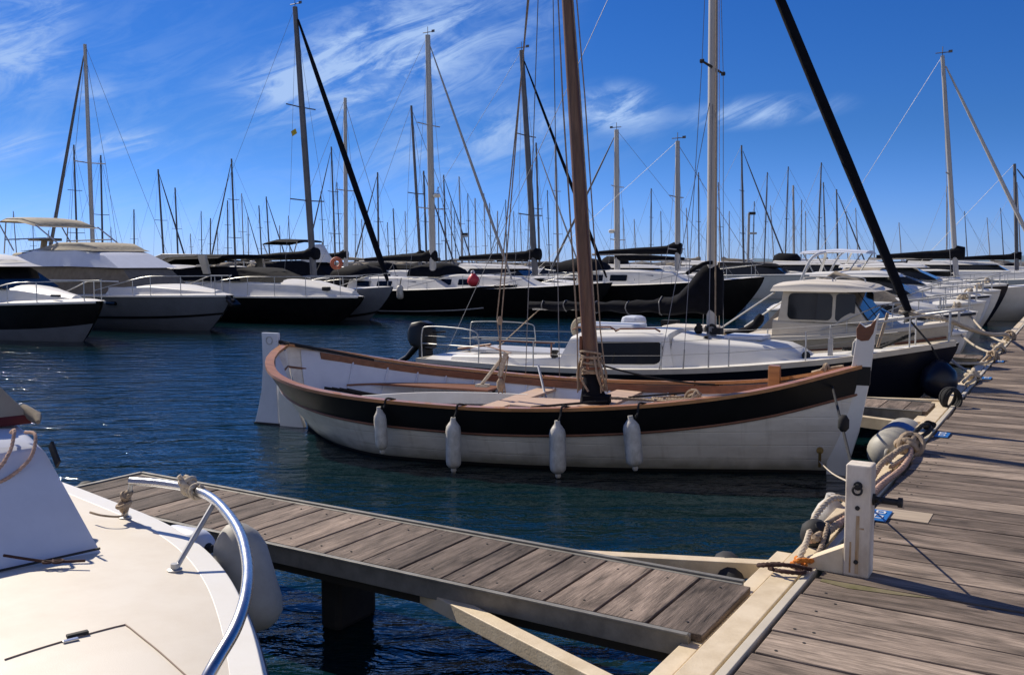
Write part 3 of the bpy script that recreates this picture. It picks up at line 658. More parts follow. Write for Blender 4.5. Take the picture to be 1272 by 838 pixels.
# stem
stem_poly = [(x-.20, z) for x, z in [(7.05, -.35), (7.22, -.2), (7.24, .03), (7.35, .44), (7.435, .95), (7.475, 1.41), (7.51, 1.66), (7.475, 1.60), (7.44, 1.545), (7.38, 1.52), (7.33, 1.56), (7.312, 1.48), (7.27, 1.15), (7.2, .8), (7.05, .3)]]
stp = MB(); stp.xz(stem_poly, 0, .085); obj('stempost', stp, 'gel', boat, bevel=.008)
obj('stem_crescent', MB().xz([(x-.20, z) for x, z in [(7.30, 1.50), (7.305, 1.40), (7.35, 1.375), (7.42, 1.385), (7.46, 1.46), (7.488, 1.60), (7.455, 1.575), (7.43, 1.535), (7.385, 1.51), (7.33, 1.555)]], 0, .10), 'brownwood', boat, bevel=.008)
obj('stem_plate', MB().xz([(7.10, .93), (7.24, .93), (7.248, 1.12), (7.13, 1.12)], 0, .094), 'black', boat, bevel=.004)
# rudder and stern post
obj('sternpost', MB().xz([(-.05, .98), (.02, 1.0), (.12, .5), (.30, .05), (.42, -.3), (-.05, -.3), (-.09, .3)], 0, .07), 'gel', boat, bevel=.006)
rud = obj('rudder', MB().xz([(-.35, 1.23), (-.08, 1.23), (-.08, 1.17), (-.12, .5), (-.10, .02), (-.49, .02), (-.44, .18), (-.37, .45), (-.34, .8)], 0, .045), 'bluewhite', boat, bevel=.006)
obj('rudder_foot', MB().xz([(-.51, .018), (-.08, .018), (-.08, -.35), (-.51, -.35)], 0, .05), 'antifoul', rud)
q = MB().ring((-.22, -.03, 1.13), .05, .005, 'y', 16, 6); obj('rudder_ring', q, 'dullsteel', rud)
obj('tiller', MB().tube([(-.12, 0, 1.12), (.35, .22, 1.02), (1.0, .62, .86)], [.028, .022, .018], 8), 'black', rud, smooth=60)
q = MB().ring((.04, .0, 1.10), .035, .014, 'z', 14, 6); obj('stern_fairlead', q, 'rubber', boat, smooth=60)
# mast
mx_, mz = 4.317, .58
tilt = Vector((-.345/4.57, 0, 1)); mtop = 8.6
def mp_(z): return Vector((mx_, 0, 0))+tilt*(z-mz)+Vector((0, 0, mz))
obj('mast', MB().tube([mp_(z) for z in (.38, 1.2, 2.5, 4, 5.5, 7, mtop)], [.092, .088, .082, .072, .062, .052, .04], 18), 'mastwood', boat, smooth=60)
q = MB(); q.tube([mp_(.56), mp_(.62), mp_(.80), mp_(.92)], [.16, .15, .105, .095], 14); q.box((mx_+.05, -.03, .62), (.30, .22, .10), rz=.2)
obj('mast_boot', q, 'blackcloth', boat, smooth=40)
q = MB(); rnd = random.Random(4)
for i in range(9): q.ring(mp_(.90+i*.03), .10+rnd.uniform(0, .02), .013, n=20, m=6, tilt=Matrix.Rotation(rnd.uniform(-.25, .25), 3, 'X') @ Matrix.Rotation(rnd.uniform(-.25, .25), 3, 'Y'))
for i in range(7):
    a = rnd.uniform(0, 6.28); q.tube(smooth_path([mp_(1.12)+Vector((math.cos(a)*.10, math.sin(a)*.10, 0)), mp_(.9)+Vector((math.cos(a)*.17, math.sin(a)*.17, 0)), mp_(.72)+Vector((math.cos(a+.5)*.15, math.sin(a+.5)*.15, 0))], 5), .012, 6)
obj('mast_lashing', q, 'rope', boat, smooth=60)
q = MB()
for dx, dy, e in ((-.12, -.05, .03), (-.15, .02, .05), (-.10, -.10, .0), (.10, -.05, .02), (.13, .02, .04)):
    q.tube([mp_(.70)+Vector((dx*1.25, dy*1.6, 0)), mp_(1.4)+Vector((dx, dy, 0)), mp_(4)+Vector((dx*.95, dy, 0)), mp_(8.2)+Vector((dx*.3, dy*.5, 0))], .008, 5)
obj('halyard', q, 'rope', boat)
q = MB(); q.box(mp_(1.05)+Vector((0, -.10, 0)), (.03, .03, .2)); q.box(mp_(1.25)+Vector((-.09, -.04, 0)), (.03, .03, .16)); q.tube([mp_(.98)+Vector((.02, -.16, 0)), mp_(.98)+Vector((.14, -.04, 0))], .015, 6); obj('mast_cleat', q, 'brownwood', boat)
# shrouds to the far gunwale with black blocks
for u, sd_ in ((.40, 1), (.47, 1), (.40, -1), (.47, -1)):
    p = h.P(u, 1, sd_); p.z += .02; q = MB().tube([p, mp_(8.3)], .006, 5); 
    if sd_ == 1: obj('shroud', q, 'wire', boat)
for u in (.44, .545, .735):
    p = h.P(u, 1, 1, -.05); q = MB().tube([p+Vector((0, 0, .05)), p+Vector((0, -.02, -.22))], .012, 6); q.lathe([(0, .01), (.03, .05), (.09, .055), (.12, .02)], p+Vector((0, -.03, -.26)), (0, 0, 1), 12); obj('hanging_block', q, 'blackrope', boat, smooth=50)
# crutch amidships: pale timber with lashed tackle
cx_ = h.L*.425; q = MB(); q.tube([(cx_-.25, .20, .66), (cx_+.06, .12, 1.0)], .022, 8); q.box((cx_+.10, .1, .95), (.05, .04, .30), ry=.3); q.box((cx_-.22, .20, .665), (.16, .10, .03)); obj('boom_crutch', q, 'paleropes', boat)
q = MB()
for a, b in (((cx_+.05, .08, .60), (cx_+.08, .1, 1.5)), ((cx_+.12, .12, .60), (cx_+.02, .1, 1.5)), ((cx_+.08, .1, 1.5), mp_(8.0)), ((cx_+.02, .1, 1.5), mp_(7.6)), ((cx_+.09, .1, .60), (cx_+.16, .12, 1.05))): q.tube([a, b], .008, 5)
q.lathe([(0, .02), (.05, .045), (.12, .045), (.16, .02)], (cx_+.07, .09, .62), (0, 0, 1), 10); q.lathe([(0, .02), (.05, .035), (.1, .02)], (cx_+.06, .1, 1.42), (0, 0, 1), 10)
obj('tackle', q, 'rope', boat, smooth=50)
# ropes lying in the bow half
q = MB(); laid(q, smooth_path([(mx_+.15, 0, .64), (mx_+.5, .15, .62), (mx_+.9, .05, .64), (mx_+1.2, .25, .66), (mx_+.9, .4, .64), (mx_+.6, .3, .62), (mx_+1.0, .15, .65), (mx_+1.5, .3, .70)], 6), .018); knot(q, (mx_+1.1, .2, .67), .10, 5, .018, 8)
obj('coiled_line', q, 'rope', boat, smooth=60)
q = MB().tube(sag((mx_+.1, .02, 1.0), (mx_+1.35, .88, .74), .05), .012, 6); q.tube([(mx_+.2, -.1, .62), (mx_-.45, -.75, .60)], .014, 6); q.tube([(mx_+.35, .2, .63), (mx_+.9, .6, .66)], .012, 6); obj('dark_line', q, 'blackrope', boat)
u = .875; p = h.P(u, 1, 1); q = MB().box((p.x, p.y-.20, p.z+.03), (.12, .12, .32)); obj('samson_post', q, 'varnish', boat, bevel=.008)
q = MB().box((5.9, -.35, crv(h.sh, .85)-.07), (.26, .03, .02)); q.box((5.86, -.35, crv(h.sh, .85)-.09), (.03, .03, .04)); q.box((5.96, -.35, crv(h.sh, .85)-.09), (.03, .03, .04)); obj('bow_cleat', q, 'brass', boat)
q = MB().tube(smooth_path([h.P(.93, 1, 1)+Vector((0, -.02, .04)), h.P(.955, 1, 1)+Vector((0, -.05, .055)), h.P(.975, 1, 1)+Vector((0, -.03, .05))], 5), .018, 6); knot(q, h.P(.95, 1, 1)+Vector((0, -.04, .06)), .05, 4, .014, 3); obj('bow_lashing', q, 'rope', boat, smooth=60)
# silvery stays by the tackle, dark pole in the stern
obj('boathook', MB().tube([(3.1, 1.30, .80), (3.4, .85, .42)], .016, 6), 'dullsteel', boat)
q = MB(); rnd = random.Random(9)
for i in range(4): q.tube(smooth_path([(.45+.12*i, .25, .50), (.8+.1*i, .45, .42), (1.2+.15*i, .35+.1*i, .36)], 5), .02, 6)
obj('stowed_line', q, 'blackrope', boat, smooth=60)
q = MB().lathe([(0, .03), (.02, .03)], h.P(.34, .8, 1, -.06), (0, -1, 0), 10); q.lathe([(0, .02), (.02, .02)], h.P(.36, .78, 1, -.06), (0, -1, 0), 10); obj('drain', q, 'rubber', boat)
q = MB().tube([(6.80, -.20, .10), (6.80, -.22, .26)], .016, 6); q.lathe([(0, .035), (.03, .035)], (6.80, -.19, .27), (0, -1, 0), 10); obj('hull_bracket', q, 'brass', boat)
LB = Matrix.Rotation(BR, 4, 'Z')
def BW(p): return O+(LB @ Vector(p))
# fenders hanging on the near side
flab = ['slim white fender, leftmost of the four on the wooden boat', 'white fender with a pointed foot, second from the left on the wooden boat', 'white fender hanging below the mast of the wooden boat', 'plump white fender nearest the bow of the wooden boat']
for i, (px, yt, yb, rr) in enumerate(((478, 505, 563, .068), (567, 518, 586, .08), (697, 522, 593, .083), (794, 516, 584, .085))):
    best = min((abs(pr(BW(h.P(u, .8, -1, .10)))[0]-px), u) for u in [k/300 for k in range(30, 290)])[1]
    g = h.P(best, 1, -1, .025); c = h.P(best, .72, -1, .02); y = min(g.y, c.y)-rr-.005
    wpt = BW((g.x, y, 0)); zt = at(px, yt, wpt.y).z; zb = at(px, yb, wpt.y).z; Lz = zt-zb
    fn = thing('fender', flab[i], 'fender', BW((g.x, y, zb)), BR, 'fenders on the wooden boat')
    pro = [(0, .02), (.02, .03), (.04, .026), (.055, rr*.66), (.08, rr*.93), (.12, rr), (Lz-.14, rr), (Lz-.095, rr*.9), (Lz-.06, rr*.6), (Lz-.035, .03), (Lz, .026)]
    obj('body', MB().lathe(pro, (0, 0, 0), (random.uniform(-.12, .07), random.uniform(-.02, .02), 1), 20), 'fender', fn, smooth=60)
    q = MB().tube(smooth_path([(0, 0, Lz-.02), (0, g.y-y-.03, g.z-zb-.03), (0, g.y-y+.02, g.z-zb+.05), (.05, g.y-y+.12, g.z-zb+.03)], 5), .012, 6)
    q.ring((0, 0, Lz-.01), .016, .007, 'x', 10, 5); obj('lanyard', q, 'blackrope', fn)
# mooring lines of the wooden boat
e0 = W(4.93, -.90, PZ)
rope('mooring_line', 'taut black mooring line from the stem of the wooden boat down behind the white post', [BW((6.90, -.18, .92)), WP(6.5, -1.2, .05)], .012, 'blackrope', 'rope', twist=False, extra=lambda q: q.lathe([(0, .02), (.03, .045), (.10, .045), (.14, .02)], BW((6.90, -.18, .92)).lerp(WP(6.5, -1.2, .05), .52), (0, 0, 1), 10))
rope('mooring_line', 'thin pale line from the hull bracket to the eye of the white post', [BW((6.80, -.22, .16)), BW((6.80, -.22, .16)).lerp(e0+Vector((-.03, -.07, .475)), .5)-Vector((0, 0, .03)), e0+Vector((-.03, -.07, .475))], .006, 'paleropes', 'rope', twist=False)
rope('mooring_line', 'thick beige rope along the pale edge beam from behind the post to the big hank', [WP(5.1, -1.16, .10), WP(5.8, -1.17, .03), WP(6.8, -1.20, .03), WP(7.5, -1.22, .06), WP(8.0, -1.16, .09), WP(8.3, -1.14, .07)], .026, 'rope')
rope('mooring_line', 'pinkish rope beside the thick beige one along the edge beam behind the post', [WP(5.2, -1.20, .06), WP(6.0, -1.14, .03), WP(6.9, -1.12, .03), WP(7.6, -1.08, .03), WP(8.1, -1.10, .05), WP(8.35, -1.14, .06)], .024, 'pinkrope')

# ================================================================== boats: generic pieces
def rail(h_, u0, u1, hgt, parent, n=5, r=.012, inset=.08, m='dullsteel', both=True, lower=True, fwd=True, n2=14):
    """guard rail round the bow from u0 to u1 on both sides with stanchions"""
    q = MB()
    L1 = [h_.P(u0+(u1-u0)*i/n2, 1, -1) for i in range(n2+1)]
    for p in L1: p.y = min(p.y+inset, -.02)
    top = [p+Vector((0, 0, hgt*min(1, i*1.6/n2+.25))) for i, p in enumerate(L1)]
    other = [Vector((p.x, -p.y, p.z)) for p in reversed(top)]
    q.tube(top+([top[-1]+Vector((.10, -top[-1].y, .02))] if fwd else [])+other if both else top, r, 6)
    obj('guard_rail', q, m, parent, smooth=60)
    for i in range(n):
        k = int(n2*(i+.8)/n); k = min(k, n2)
        for sg in ((-1, 1) if both else (-1,)):
            a = L1[k].copy(); b = top[k].copy()
            if sg == 1: a.y *= -1; b.y *= -1
            obj('stanchion', MB().tube([a, b], r*.8, 5), m, parent)
def origin_for(bowdeck, L, rz=BROT):      # boat whose bow stands over this point
    return Vector((bowdeck[0]-L*math.cos(rz), bowdeck[1]-L*math.sin(rz), 0))

# ================================================================== white sailing yacht behind the wooden boat
YO = W(12.95, -9.25, 0); YE = W(13.2, -1.25, 0); YL = (YE-YO).length; YR = math.atan2((YE-YO).y, (YE-YO).x)
ya = thing('sailing_yacht', 'white decked sailing yacht with black sides, directly behind the wooden boat', 'sailing yacht', YO, YR)
hy = Hull(YL, 2.35, [(0, .68), (.15, .84), (.4, 1), (.6, .97), (.78, .74), (.9, .42), (.97, .17), (1, .02)], [(0, .56), (.3, .58), (.55, .66), (.8, .86), (1, 1.13)], keel=-.35, bow_rake=.9, stern_rake=0, full=.30)
obj('hull', hy.shell(0, 1, 0, 36, 12), 'navy', ya, smooth=50)
obj('deck', hy.deck(0, 1, -.0, .02, .05), 'gel', ya, smooth=40)
ep = hy.edge(0, .995, 1, 0, 40)
obj('toe_rail', MB().sweep([tuple(p) for p in ep], .04, .012, -.035, .035), 'cream', ya, smooth=40)
# raised cockpit sides
cs = [((.55, .60), .70, .64, .52, .66), (1.4, .82, .76, .52, .70), ((2.7, 2.75), .88, .80, .52, .74)]
obj('cockpit_coaming', trunk(cs, .05, .0), 'gel', ya, smooth=40)
q = MB().box((1.75, 0, .73), (1.9, .78, .06)); obj('cockpit_well', q, 'greygel', ya, bevel=.01)
st1 = [((2.55, 2.78), .86, .72, .53, 1.06), (3.0, .87, .73, .53, 1.10), (3.9, .87, .72, .57, 1.14), ((4.45, 4.28), .84, .68, .60, 1.14)]
obj('cabin', trunk(st1, .09, .05), 'gel', ya, smooth=50)
st2 = [((4.35, 4.35), .835, .66, .60, 1.10), (4.8, .80, .64, .62, 1.05), (5.4, .70, .54, .68, 1.03), ((6.0, 5.86), .56, .40, .76, 1.0), ((6.25, 6.05), .40, .28, .80, .93)]
obj('forward_cabin', trunk(st2, .09, .05), 'gel', ya, smooth=50)
for sd_ in (-1, 1):
    obj('window', side_window(st1, 3.0, 4.24, .24, .80, sd_, .10, rd=.09, off=.014), 'glass', ya)
for x in (2.75, 3.45): obj('handrail', MB().tube([(x, -.60, 1.15), (x+.08, -.60, 1.19), (x+.62, -.60, 1.21), (x+.7, -.60, 1.17)], .014, 6), 'brownwood', ya)
obj('sliding_hatch', MB().box((3.15, 0, 1.19), (.9, .62, .07)), 'bluewhite', ya, bevel=.02)
obj('foredeck_hatch', MB().box((5.25, 0, 1.10), (.55, .5, .06)), 'bluewhite', ya, bevel=.02)
obj('vent', MB().lathe([(0, .07), (.02, .07), (.03, .02), (.05, .05), (.06, .02)], (4.75, -.35, 1.06), (0, 0, 1), 14), 'rubber', ya, smooth=50)
q = MB().lathe([(0, .06), (.012, .06)], (6.15, -.36, .90), (.5, -.8, .15), 14); obj('porthole', q, 'glass', ya)
# mast, boom, cover, rigging
ymx = 4.72; yt = 9.2
def ym(z): return Vector((ymx-.012*(z-1.1), 0, z))
obj('mast', MB().tube([ym(1.05), ym(4.9), ym(yt)], [.072, .07, .055], 14), 'mastpale', ya, smooth=60)
for z, hw in ((4.95, .50),):
    q = MB().tube([ym(z)+Vector((0, -hw, 0)), ym(z), ym(z)+Vector((0, hw, 0))], [.014, .022, .014], 6)
    for sg in (-1, 1): q.lathe([(0, .03), (.05, .03)], ym(z)+Vector((-.025, sg*hw, 0)), (1, 0, 0), 8)
    obj('spreader', q, 'rubber', ya)
obj('boom', MB().tube([(ymx-.1, 0, 1.50), (1.75, 0, 1.44)], .045, 10), 'mastalu', ya, smooth=60)
rows = []; rnd = random.Random(2)
for i in range(25):
    x = ymx+.16-(3.2)*i/24; f = i/24
    topz = crv([(0, 2.02), (.03, 2.14), (.09, 2.13), (.19, 1.74), (.30, 1.62), (.6, 1.56), (1, 1.53)], f)+.012*math.sin(i*2.1)
    botz = 1.40-.02*math.sin(i*1.3); wv = crv([(0, .05), (.05, .11), (.12, .14), (.4, .12), (1, .07)], f)*(1+.1*math.sin(i*1.7))
    row = []
    for j in range(16):
        a = 2*math.pi*j/16; cz = (topz+botz)/2; rz_ = (topz-botz)/2
        row.append(Vector((x, math.cos(a)*wv*(1+.12*math.sin(3*a+i)), cz+rz_*math.sin(a)*(1 if abs(math.sin(a)) > .5 else 1.1)+rnd.uniform(-.012, .012))))
    rows.append(row)
mb = MB().grid(rows, True); mb.f += [tuple(range(16)), tuple(range(24*16, 25*16))[::-1]]
obj('sail_cover', mb, 'blackcloth', ya, smooth=70)
for i in (7, 11, 15, 19, 22):
    cc = sum(rows[i], Vector())/16; obj('sail_tie', MB().tube([cc+(v-cc)*1.06 for v in rows[i]]+[cc+(rows[i][0]-cc)*1.06], .010, 5), 'mastdark', ya)
q = MB().tube(smooth_path([(ymx-.35, -.12, 2.0), (ymx-.1, -.14, 2.14), (ymx+.02, -.08, 2.16)], 4), .03, 6); obj('cover_collar', q, 'blackcloth', ya, smooth=60)
fs0 = Vector((YL-.62, 0, 1.52)); fs1 = ym(8.1)
obj('furled_jib', MB().tube([fs0+(fs1-fs0)*k for k in (0, .05, .3, .6, .85, .97)], [.045, .06, .074, .07, .052, .026], 12), 'blackcloth', ya, smooth=60)
q = MB(); laid(q, [fs0+(fs1-fs0)*(.03+.90*i/30) for i in range(31)], .062, .85); obj('jib_spiral_edge', q, 'blackcloth', ya, smooth=60)
q = MB().lathe([(-.02, .03), (0, .075), (.02, .03), (.09, .03), (.11, .075), (.13, .03)], fs0-Vector((0, 0, .12)), (-.38, 0, 1), 14); q.tube([fs0-Vector((0, 0, .1)), (YL-.35, 0, 1.1)], .014, 6); obj('furling_drum', q, 'rubber', ya, smooth=50)
for nm, a, b in (('shroud', (ymx-.1, -.95, .66), ym(4.95)+Vector((0, -.5, 0))), ('shroud', (ymx-.1, .95, .66), ym(4.95)+Vector((0, .5, 0))), ('shroud', (ymx-.45, -.95, .66), ym(4.7)), ('shroud', (ymx+.25, -.92, .68), ym(4.7)), ('shroud', (ymx-.45, .95, .66), ym(4.7)),
                 ('shroud', ym(4.95)+Vector((0, -.5, 0)), ym(9.1)), ('shroud', ym(4.95)+Vector((0, .5, 0)), ym(9.1)), ('backstay', (.05, 0, .6), ym(9.1)), ('mainsheet', (.9, 0, .6), (1.9, 0, 1.44))):
    q = MB().tube([a, b], .005 if nm != 'mainsheet' else .01, 5)
    if nm == 'shroud' and a[2] < 1: q.tube([a, Vector(a).lerp(Vector(b), .07)], .011, 6)
    obj(nm, q, 'wire' if nm != 'mainsheet' else 'rope', ya)
q = MB()
for dy in (-.09, .09, -.13): q.tube([ym(1.2)+Vector((.09, dy, 0)), ym(9)+Vector((.05, dy*.5, 0))], .005, 4)
obj('halyard', q, 'rope', ya)
q = MB().box((ymx+.12, -.1, 1.17), (.12, .16, .09)); q.ring((ymx+.05, -.16, 1.2), .06, .02, 'y'); knot(q, (ymx-.16, -.14, 1.2), .07, 4, .018, 5); obj('mast_winch', q, 'blackrope', ya, smooth=50)
# guard wires and stern pulpit
for x, u in ((2.35, .29), (3.35, .42), (4.35, .545), (5.3, .66), (6.25, .78)):
    for sd_ in (-1, 1):
        p = hy.P(u, 1, sd_); p.y -= sd_*.05; obj('stanchion', MB().tube([p, p+Vector((0, 0, .42))], .010, 6), 'dullsteel', ya)
for sd_ in (-1, 1):
    for zz in (.41, .22):
        q = MB(); P_ = [hy.P(u, 1, sd_)+Vector((0, -sd_*.05, zz)) for u in (.02, .15, .29, .42, .545, .66, .78, .90)]; q.tube(P_, .0035, 4); obj('guard_wire', q, 'wire', ya)
for sd_ in (-1, 1):
    c = [hy.P(u, 1, sd_)+Vector((0, -sd_*.06, 0)) for u in (.01, .16)]
    q = MB().tube(smooth_path([c[0], c[0]+Vector((0, 0, .45)), c[0]+Vector((.15, 0, .56)), c[1]+Vector((-.15, 0, .54)), c[1]+Vector((0, 0, .40)), c[1]], 5), .010, 7); q.tube([c[0]+Vector((0, 0, .28)), c[1]+Vector((0, 0, .28))], .009, 6); obj('stern_rail', q, 'dullsteel', ya, smooth=60)
q = MB().tube([(1.65, -.55, .74), (1.0, -.25, .80)], .012, 6); q.tube([(.95, .0, .80), (.3, 0, .70)], .022, 7); obj('tiller', q, 'brownwood', ya)
q = MB().tube([(1.55, -.72, .70), (1.55, -.72, .93)], .014, 6); q.box((2.0, -.72, .94), (1.0, .03, .02)); q.tube([(2.45, -.72, .70), (2.45, -.72, .93)], .014, 6); obj('traveller', q, 'brownwood', ya)
q = MB(); q.lathe([(0, .05), (.03, .055), (.06, .035), (.09, .06), (.12, .055)], (2.52, -.74, .72), (0, 0, 1), 12); q.lathe([(0, .04), (.08, .05), (.12, .03)], (2.60, .60, .80), (0, 0, 1), 12); q.lathe([(0, .03), (.06, .035)], (3.4, -1.02, .60), (0, 0, 1), 10); obj('winch', q, 'rubber', ya, smooth=50)
q = MB(); q.lathe([(0, .10), (.05, .11), (.38, .10), (.42, .06)], (2.1, .6, 1.02), (0, 0, 1), 12); 
lb = MB().ring((2.15, .98, 1.05), .15, .045, 'y', 20, 8, ); obj('horseshoe_buoy', lb, 'yellow' if False else 'beigecloth', ya, smooth=60)
obj('fabric_bag', MB().tube([(2.2, .9, .72), (2.28, .86, .9)], [.10, .06], 8), 'blackcloth', ya, smooth=60)
# bow pulpit and bow fittings
q = MB(); L1 = [hy.P(u, 1, -1)+Vector((0, .04, 0)) for u in (.86, .93, .985)]
top = [p+Vector((0, 0, .42)) for p in L1]; q.tube(smooth_path(top+[Vector((YL+.05, 0, 1.55))]+[Vector((p.x, -p.y, p.z)) for p in reversed(top)], 4), .013, 7)
for p, t_ in zip(L1, top):
    for sg in (1, -1): q.tube([(p.x, sg*p.y, p.z), (t_.x, sg*t_.y, t_.z)], .011, 6)
obj('bow_pulpit', q, 'dullsteel', ya, smooth=60)
q = MB().box((YL-1.55, -.28, .96), (.06, .05, .36)); q.box((YL-1.55, -.28, 1.16), (.02, .02, .25)); obj('bow_post', q, 'mastalu', ya)
# outboard motor on the transom
om = thing('outboard_motor', 'black outboard motor tilted up on the stern of the white sailing yacht', 'outboard motor', YO+Vector((-.30, .13, .62)), YR)
rows = []
for x, w_, zb, zt in ((-.34, .10, .18, .40), (-.26, .14, .10, .50), (-.05, .15, .06, .54), (.10, .13, .05, .50), (.16, .08, .08, .40)): rows.append([Vector((x, w_*sx, zz)) for sx, zz in ((-1, zb+.05), (-.8, zb), (.8, zb), (1, zb+.05), (1, zt-.08), (.7, zt), (-.7, zt), (-1, zt-.08))])
mb = MB().grid(rows, True); mb.f += [tuple(range(8)), tuple(range(32, 40))[::-1]]
cw_ = obj('engine_cowl', mb, 'black', om, smooth=40, bevel=.015)
obj('drive_leg', MB().tube([(-.18, 0, .12), (-.42, 0, -.12), (-.70, 0, -.25)], [.06, .05, .035], 10), 'black', om, smooth=50)
obj('cavitation_plate', MB().box((-.68, 0, -.22), (.28, .16, .02), ry=.5), 'black', om)
q = MB()
for k in range(3):
    a = k*2.09; q.box((-.84, .07*math.cos(a), -.28+.07*math.sin(a)), (.02, .09, .05), rx=a+.5)
q.lathe([(0, .03), (.10, .02)], (-.80, 0, -.28), (-1, 0, -.3), 8); obj('propeller', q, 'black', om)
obj('clamp_bracket', MB().box((-.02, 0, .0), (.16, .22, .24)), 'rubber', om, bevel=.01)
obj('engine_handle', MB().tube([(.12, 0, .34), (.36, .05, .36)], .018, 7), 'rubber', om)
# gear on its foredeck
fn = thing('fender', 'small grey fender on the foredeck of the white sailing yacht', 'fender', YO+Matrix.Rotation(YR, 3, 'Z') @ Vector((6.85, -.40, .86)), YR)
obj('body', MB().lathe([(0, .02), (.02, .09), (.07, .115), (.22, .115), (.27, .09), (.30, .03), (.34, .02)], (0, 0, .02), (.1, 0, 1), 16), 'greyfender', fn, smooth=60)
obj('lanyard', MB().tube([(.03, 0, .35), (.0, -.02, .52)], .01, 6), 'rope', fn)
q = MB(); YM = Matrix.Rotation(YR, 3, 'Z')
laid(q, [YO+YM @ p for p in smooth_path([(6.6, -.2, 1.0), (6.9, .05, .99), (7.1, -.1, 1.05), (7.35, -.2, 1.18), (7.45, 0, 1.22), (7.25, .12, 1.12), (6.95, .1, 1.02)], 6)], .025)
solo('rope', q, 'blackrope', 'thick black mooring rope lying over the foredeck of the white sailing yacht', 'rope', smooth=60)
rope('rope', 'thick cream rope reaching from the bow of the white sailing yacht across to the walkway', [YO+YM @ Vector((YL-.75, .1, 1.50)), YO+YM @ Vector((YL-.2, .1, 1.42)), W(14.6, -1.25, 1.22), W(16.5, -1.1, 1.02), W(19, -1.05, .86), W(21.6, -1.12, .60)], .033, 'paleropes')
q = MB().tube([YO+YM @ Vector((YL-.85, -.2, 1.5)), YO+YM @ Vector((YL-.95, -.3, 1.05))], .02, 6); solo('rope_end', q, 'rope', 'short beige rope tail hanging from the furling drum of the white sailing yacht', 'rope')

# ================================================================== cream wheelhouse boat behind it
WO = W(16.0, -7.3, 0); wb = thing('wheelhouse_boat', 'cream motor boat with a boxy wheelhouse and big dark side window', 'motor boat', WO, BROT)
hw = Hull(5.7, 2.15, [(0, .85), (.2, .95), (.5, 1), (.7, .92), (.85, .65), (.95, .3), (1, .04)], [(0, .86), (.4, .90), (.7, 1.0), (1, 1.22)], keel=-.3, bow_rake=.5, full=.32)
obj('hull', hw.shell(0, 1, 0, 28, 10), 'cream', wb, smooth=50)
obj('deck', hw.deck(.45, 1, .0, .02, .06), 'cream', wb, smooth=40)
obj('cockpit_floor', MB().box((1.35, 0, .42), (2.5, 1.75, .04)), 'geldeck', wb)
obj('gunwale', MB().sweep([tuple(p) for p in hw.edge(0, .99, 1, 0, 36)], .16, .02, -.03, .03), 'geldeck', wb, smooth=40)
obj('rubbing_strake', MB().tube([p-Vector((0, 0, .12)) for p in hw.edge(0, .985, .93, -.015, 36)], .022, 6), 'brownwood', wb, smooth=60)
stl = [((3.1, 3.1), .93, .90, .90, 1.24), (4.1, .90, .85, .95, 1.22), ((5.0, 4.75), .62, .50, 1.05, 1.22)]
obj('coachroof', trunk(stl, .06, .04), 'cream', wb, smooth=50)
sth = [((3.18, 3.24), .88, .80, 1.22, 1.72), (3.8, .88, .80, 1.22, 1.72), ((4.56, 4.20), .80, .74, 1.20, 1.72)]
obj('wheelhouse', trunk(sth, .03, .02), 'cream', wb, smooth=40)
for sd_ in (-1, 1): obj('side_window', side_window(sth, 3.33, 4.02, .06, .90, sd_, .08, rd=.03), 'greyglass', wb); obj('quarter_window', side_window(sth, 4.07, 4.36, .06, .90, sd_, .05, rd=.03), 'greyglass', wb)
ws = MB()
for y0, y1 in ((-.70, -.04), (.04, .70)): ws.add([(4.565, y0, 1.25), (4.565, y1, 1.25), (4.25, y1*.97, 1.67), (4.25, y0*.97, 1.67), (4.55, y0, 1.25), (4.55, y1, 1.25), (4.23, y1*.97, 1.67), (4.23, y0*.97, 1.67)], [(0, 1, 2, 3), (4, 7, 6, 5), (0, 4, 5, 1), (2, 6, 7, 3), (0, 3, 7, 4), (1, 5, 6, 2)])
obj('windscreen', ws, 'greyglass', wb)
roof = [((3.04, 3.08), .88, .84, 1.70, 1.79), (3.6, .92, .86, 1.70, 1.84), (4.2, .90, .82, 1.70, 1.82), ((4.66, 4.52), .78, .68, 1.71, 1.77)]
obj('roof', trunk(roof, .05, .05), 'geldeck', wb, smooth=50)
for sg in (-1, 1): obj('awning_strut', MB().tube([(3.10, sg*.8, 1.68), (2.10, sg*.85, .98)], .016, 6), 'dullsteel', wb)
q = MB()
for k in range(2): q.tube(smooth_path([(3.5+.5*k, -.55, 1.87), (3.55+.5*k, -.55, 1.93), (3.9+.5*k, -.5, 1.92), (3.95+.5*k, -.5, 1.85)], 4), .012, 6)
obj('roof_handrail', q, 'dullsteel', wb)
obj('canvas_bundle', MB().tube(smooth_path([(2.25, -.70, .98), (2.5, -.76, 1.0), (2.75, -.76, 1.1), (2.88, -.74, 1.30)], 5), [.02, .04, .05, .05, .05, .05, .06, .06, .06, .07, .07, .07, .08, .08, .06, .05], 8), 'blackcloth', wb, smooth=60)
obj('cockpit_box', MB().box((1.5, -.3, .88), (.9, .7, .35)), 'geldeck', wb, bevel=.05)
q = MB().lathe([(0, .05), (.12, .06), (.16, .04)], (1.95, -.75, .93), (0, 0, 1), 10); q.box((.9, .2, 1.0), (.3, .2, .2)); obj('winch', q, 'blackrope', wb, smooth=50)
obj('outboard_cover', MB().box((.25, 0, 1.0), (.4, .45, .35)), 'bluewhite', wb, bevel=.10)
rail(hw, .68, .99, .42, wb, 3, .011)
q = MB().tube([(5.2, -.3, 1.12), (5.3, -.1, 1.14)], .02, 6); obj('bow_cleat', q, 'dullsteel', wb)

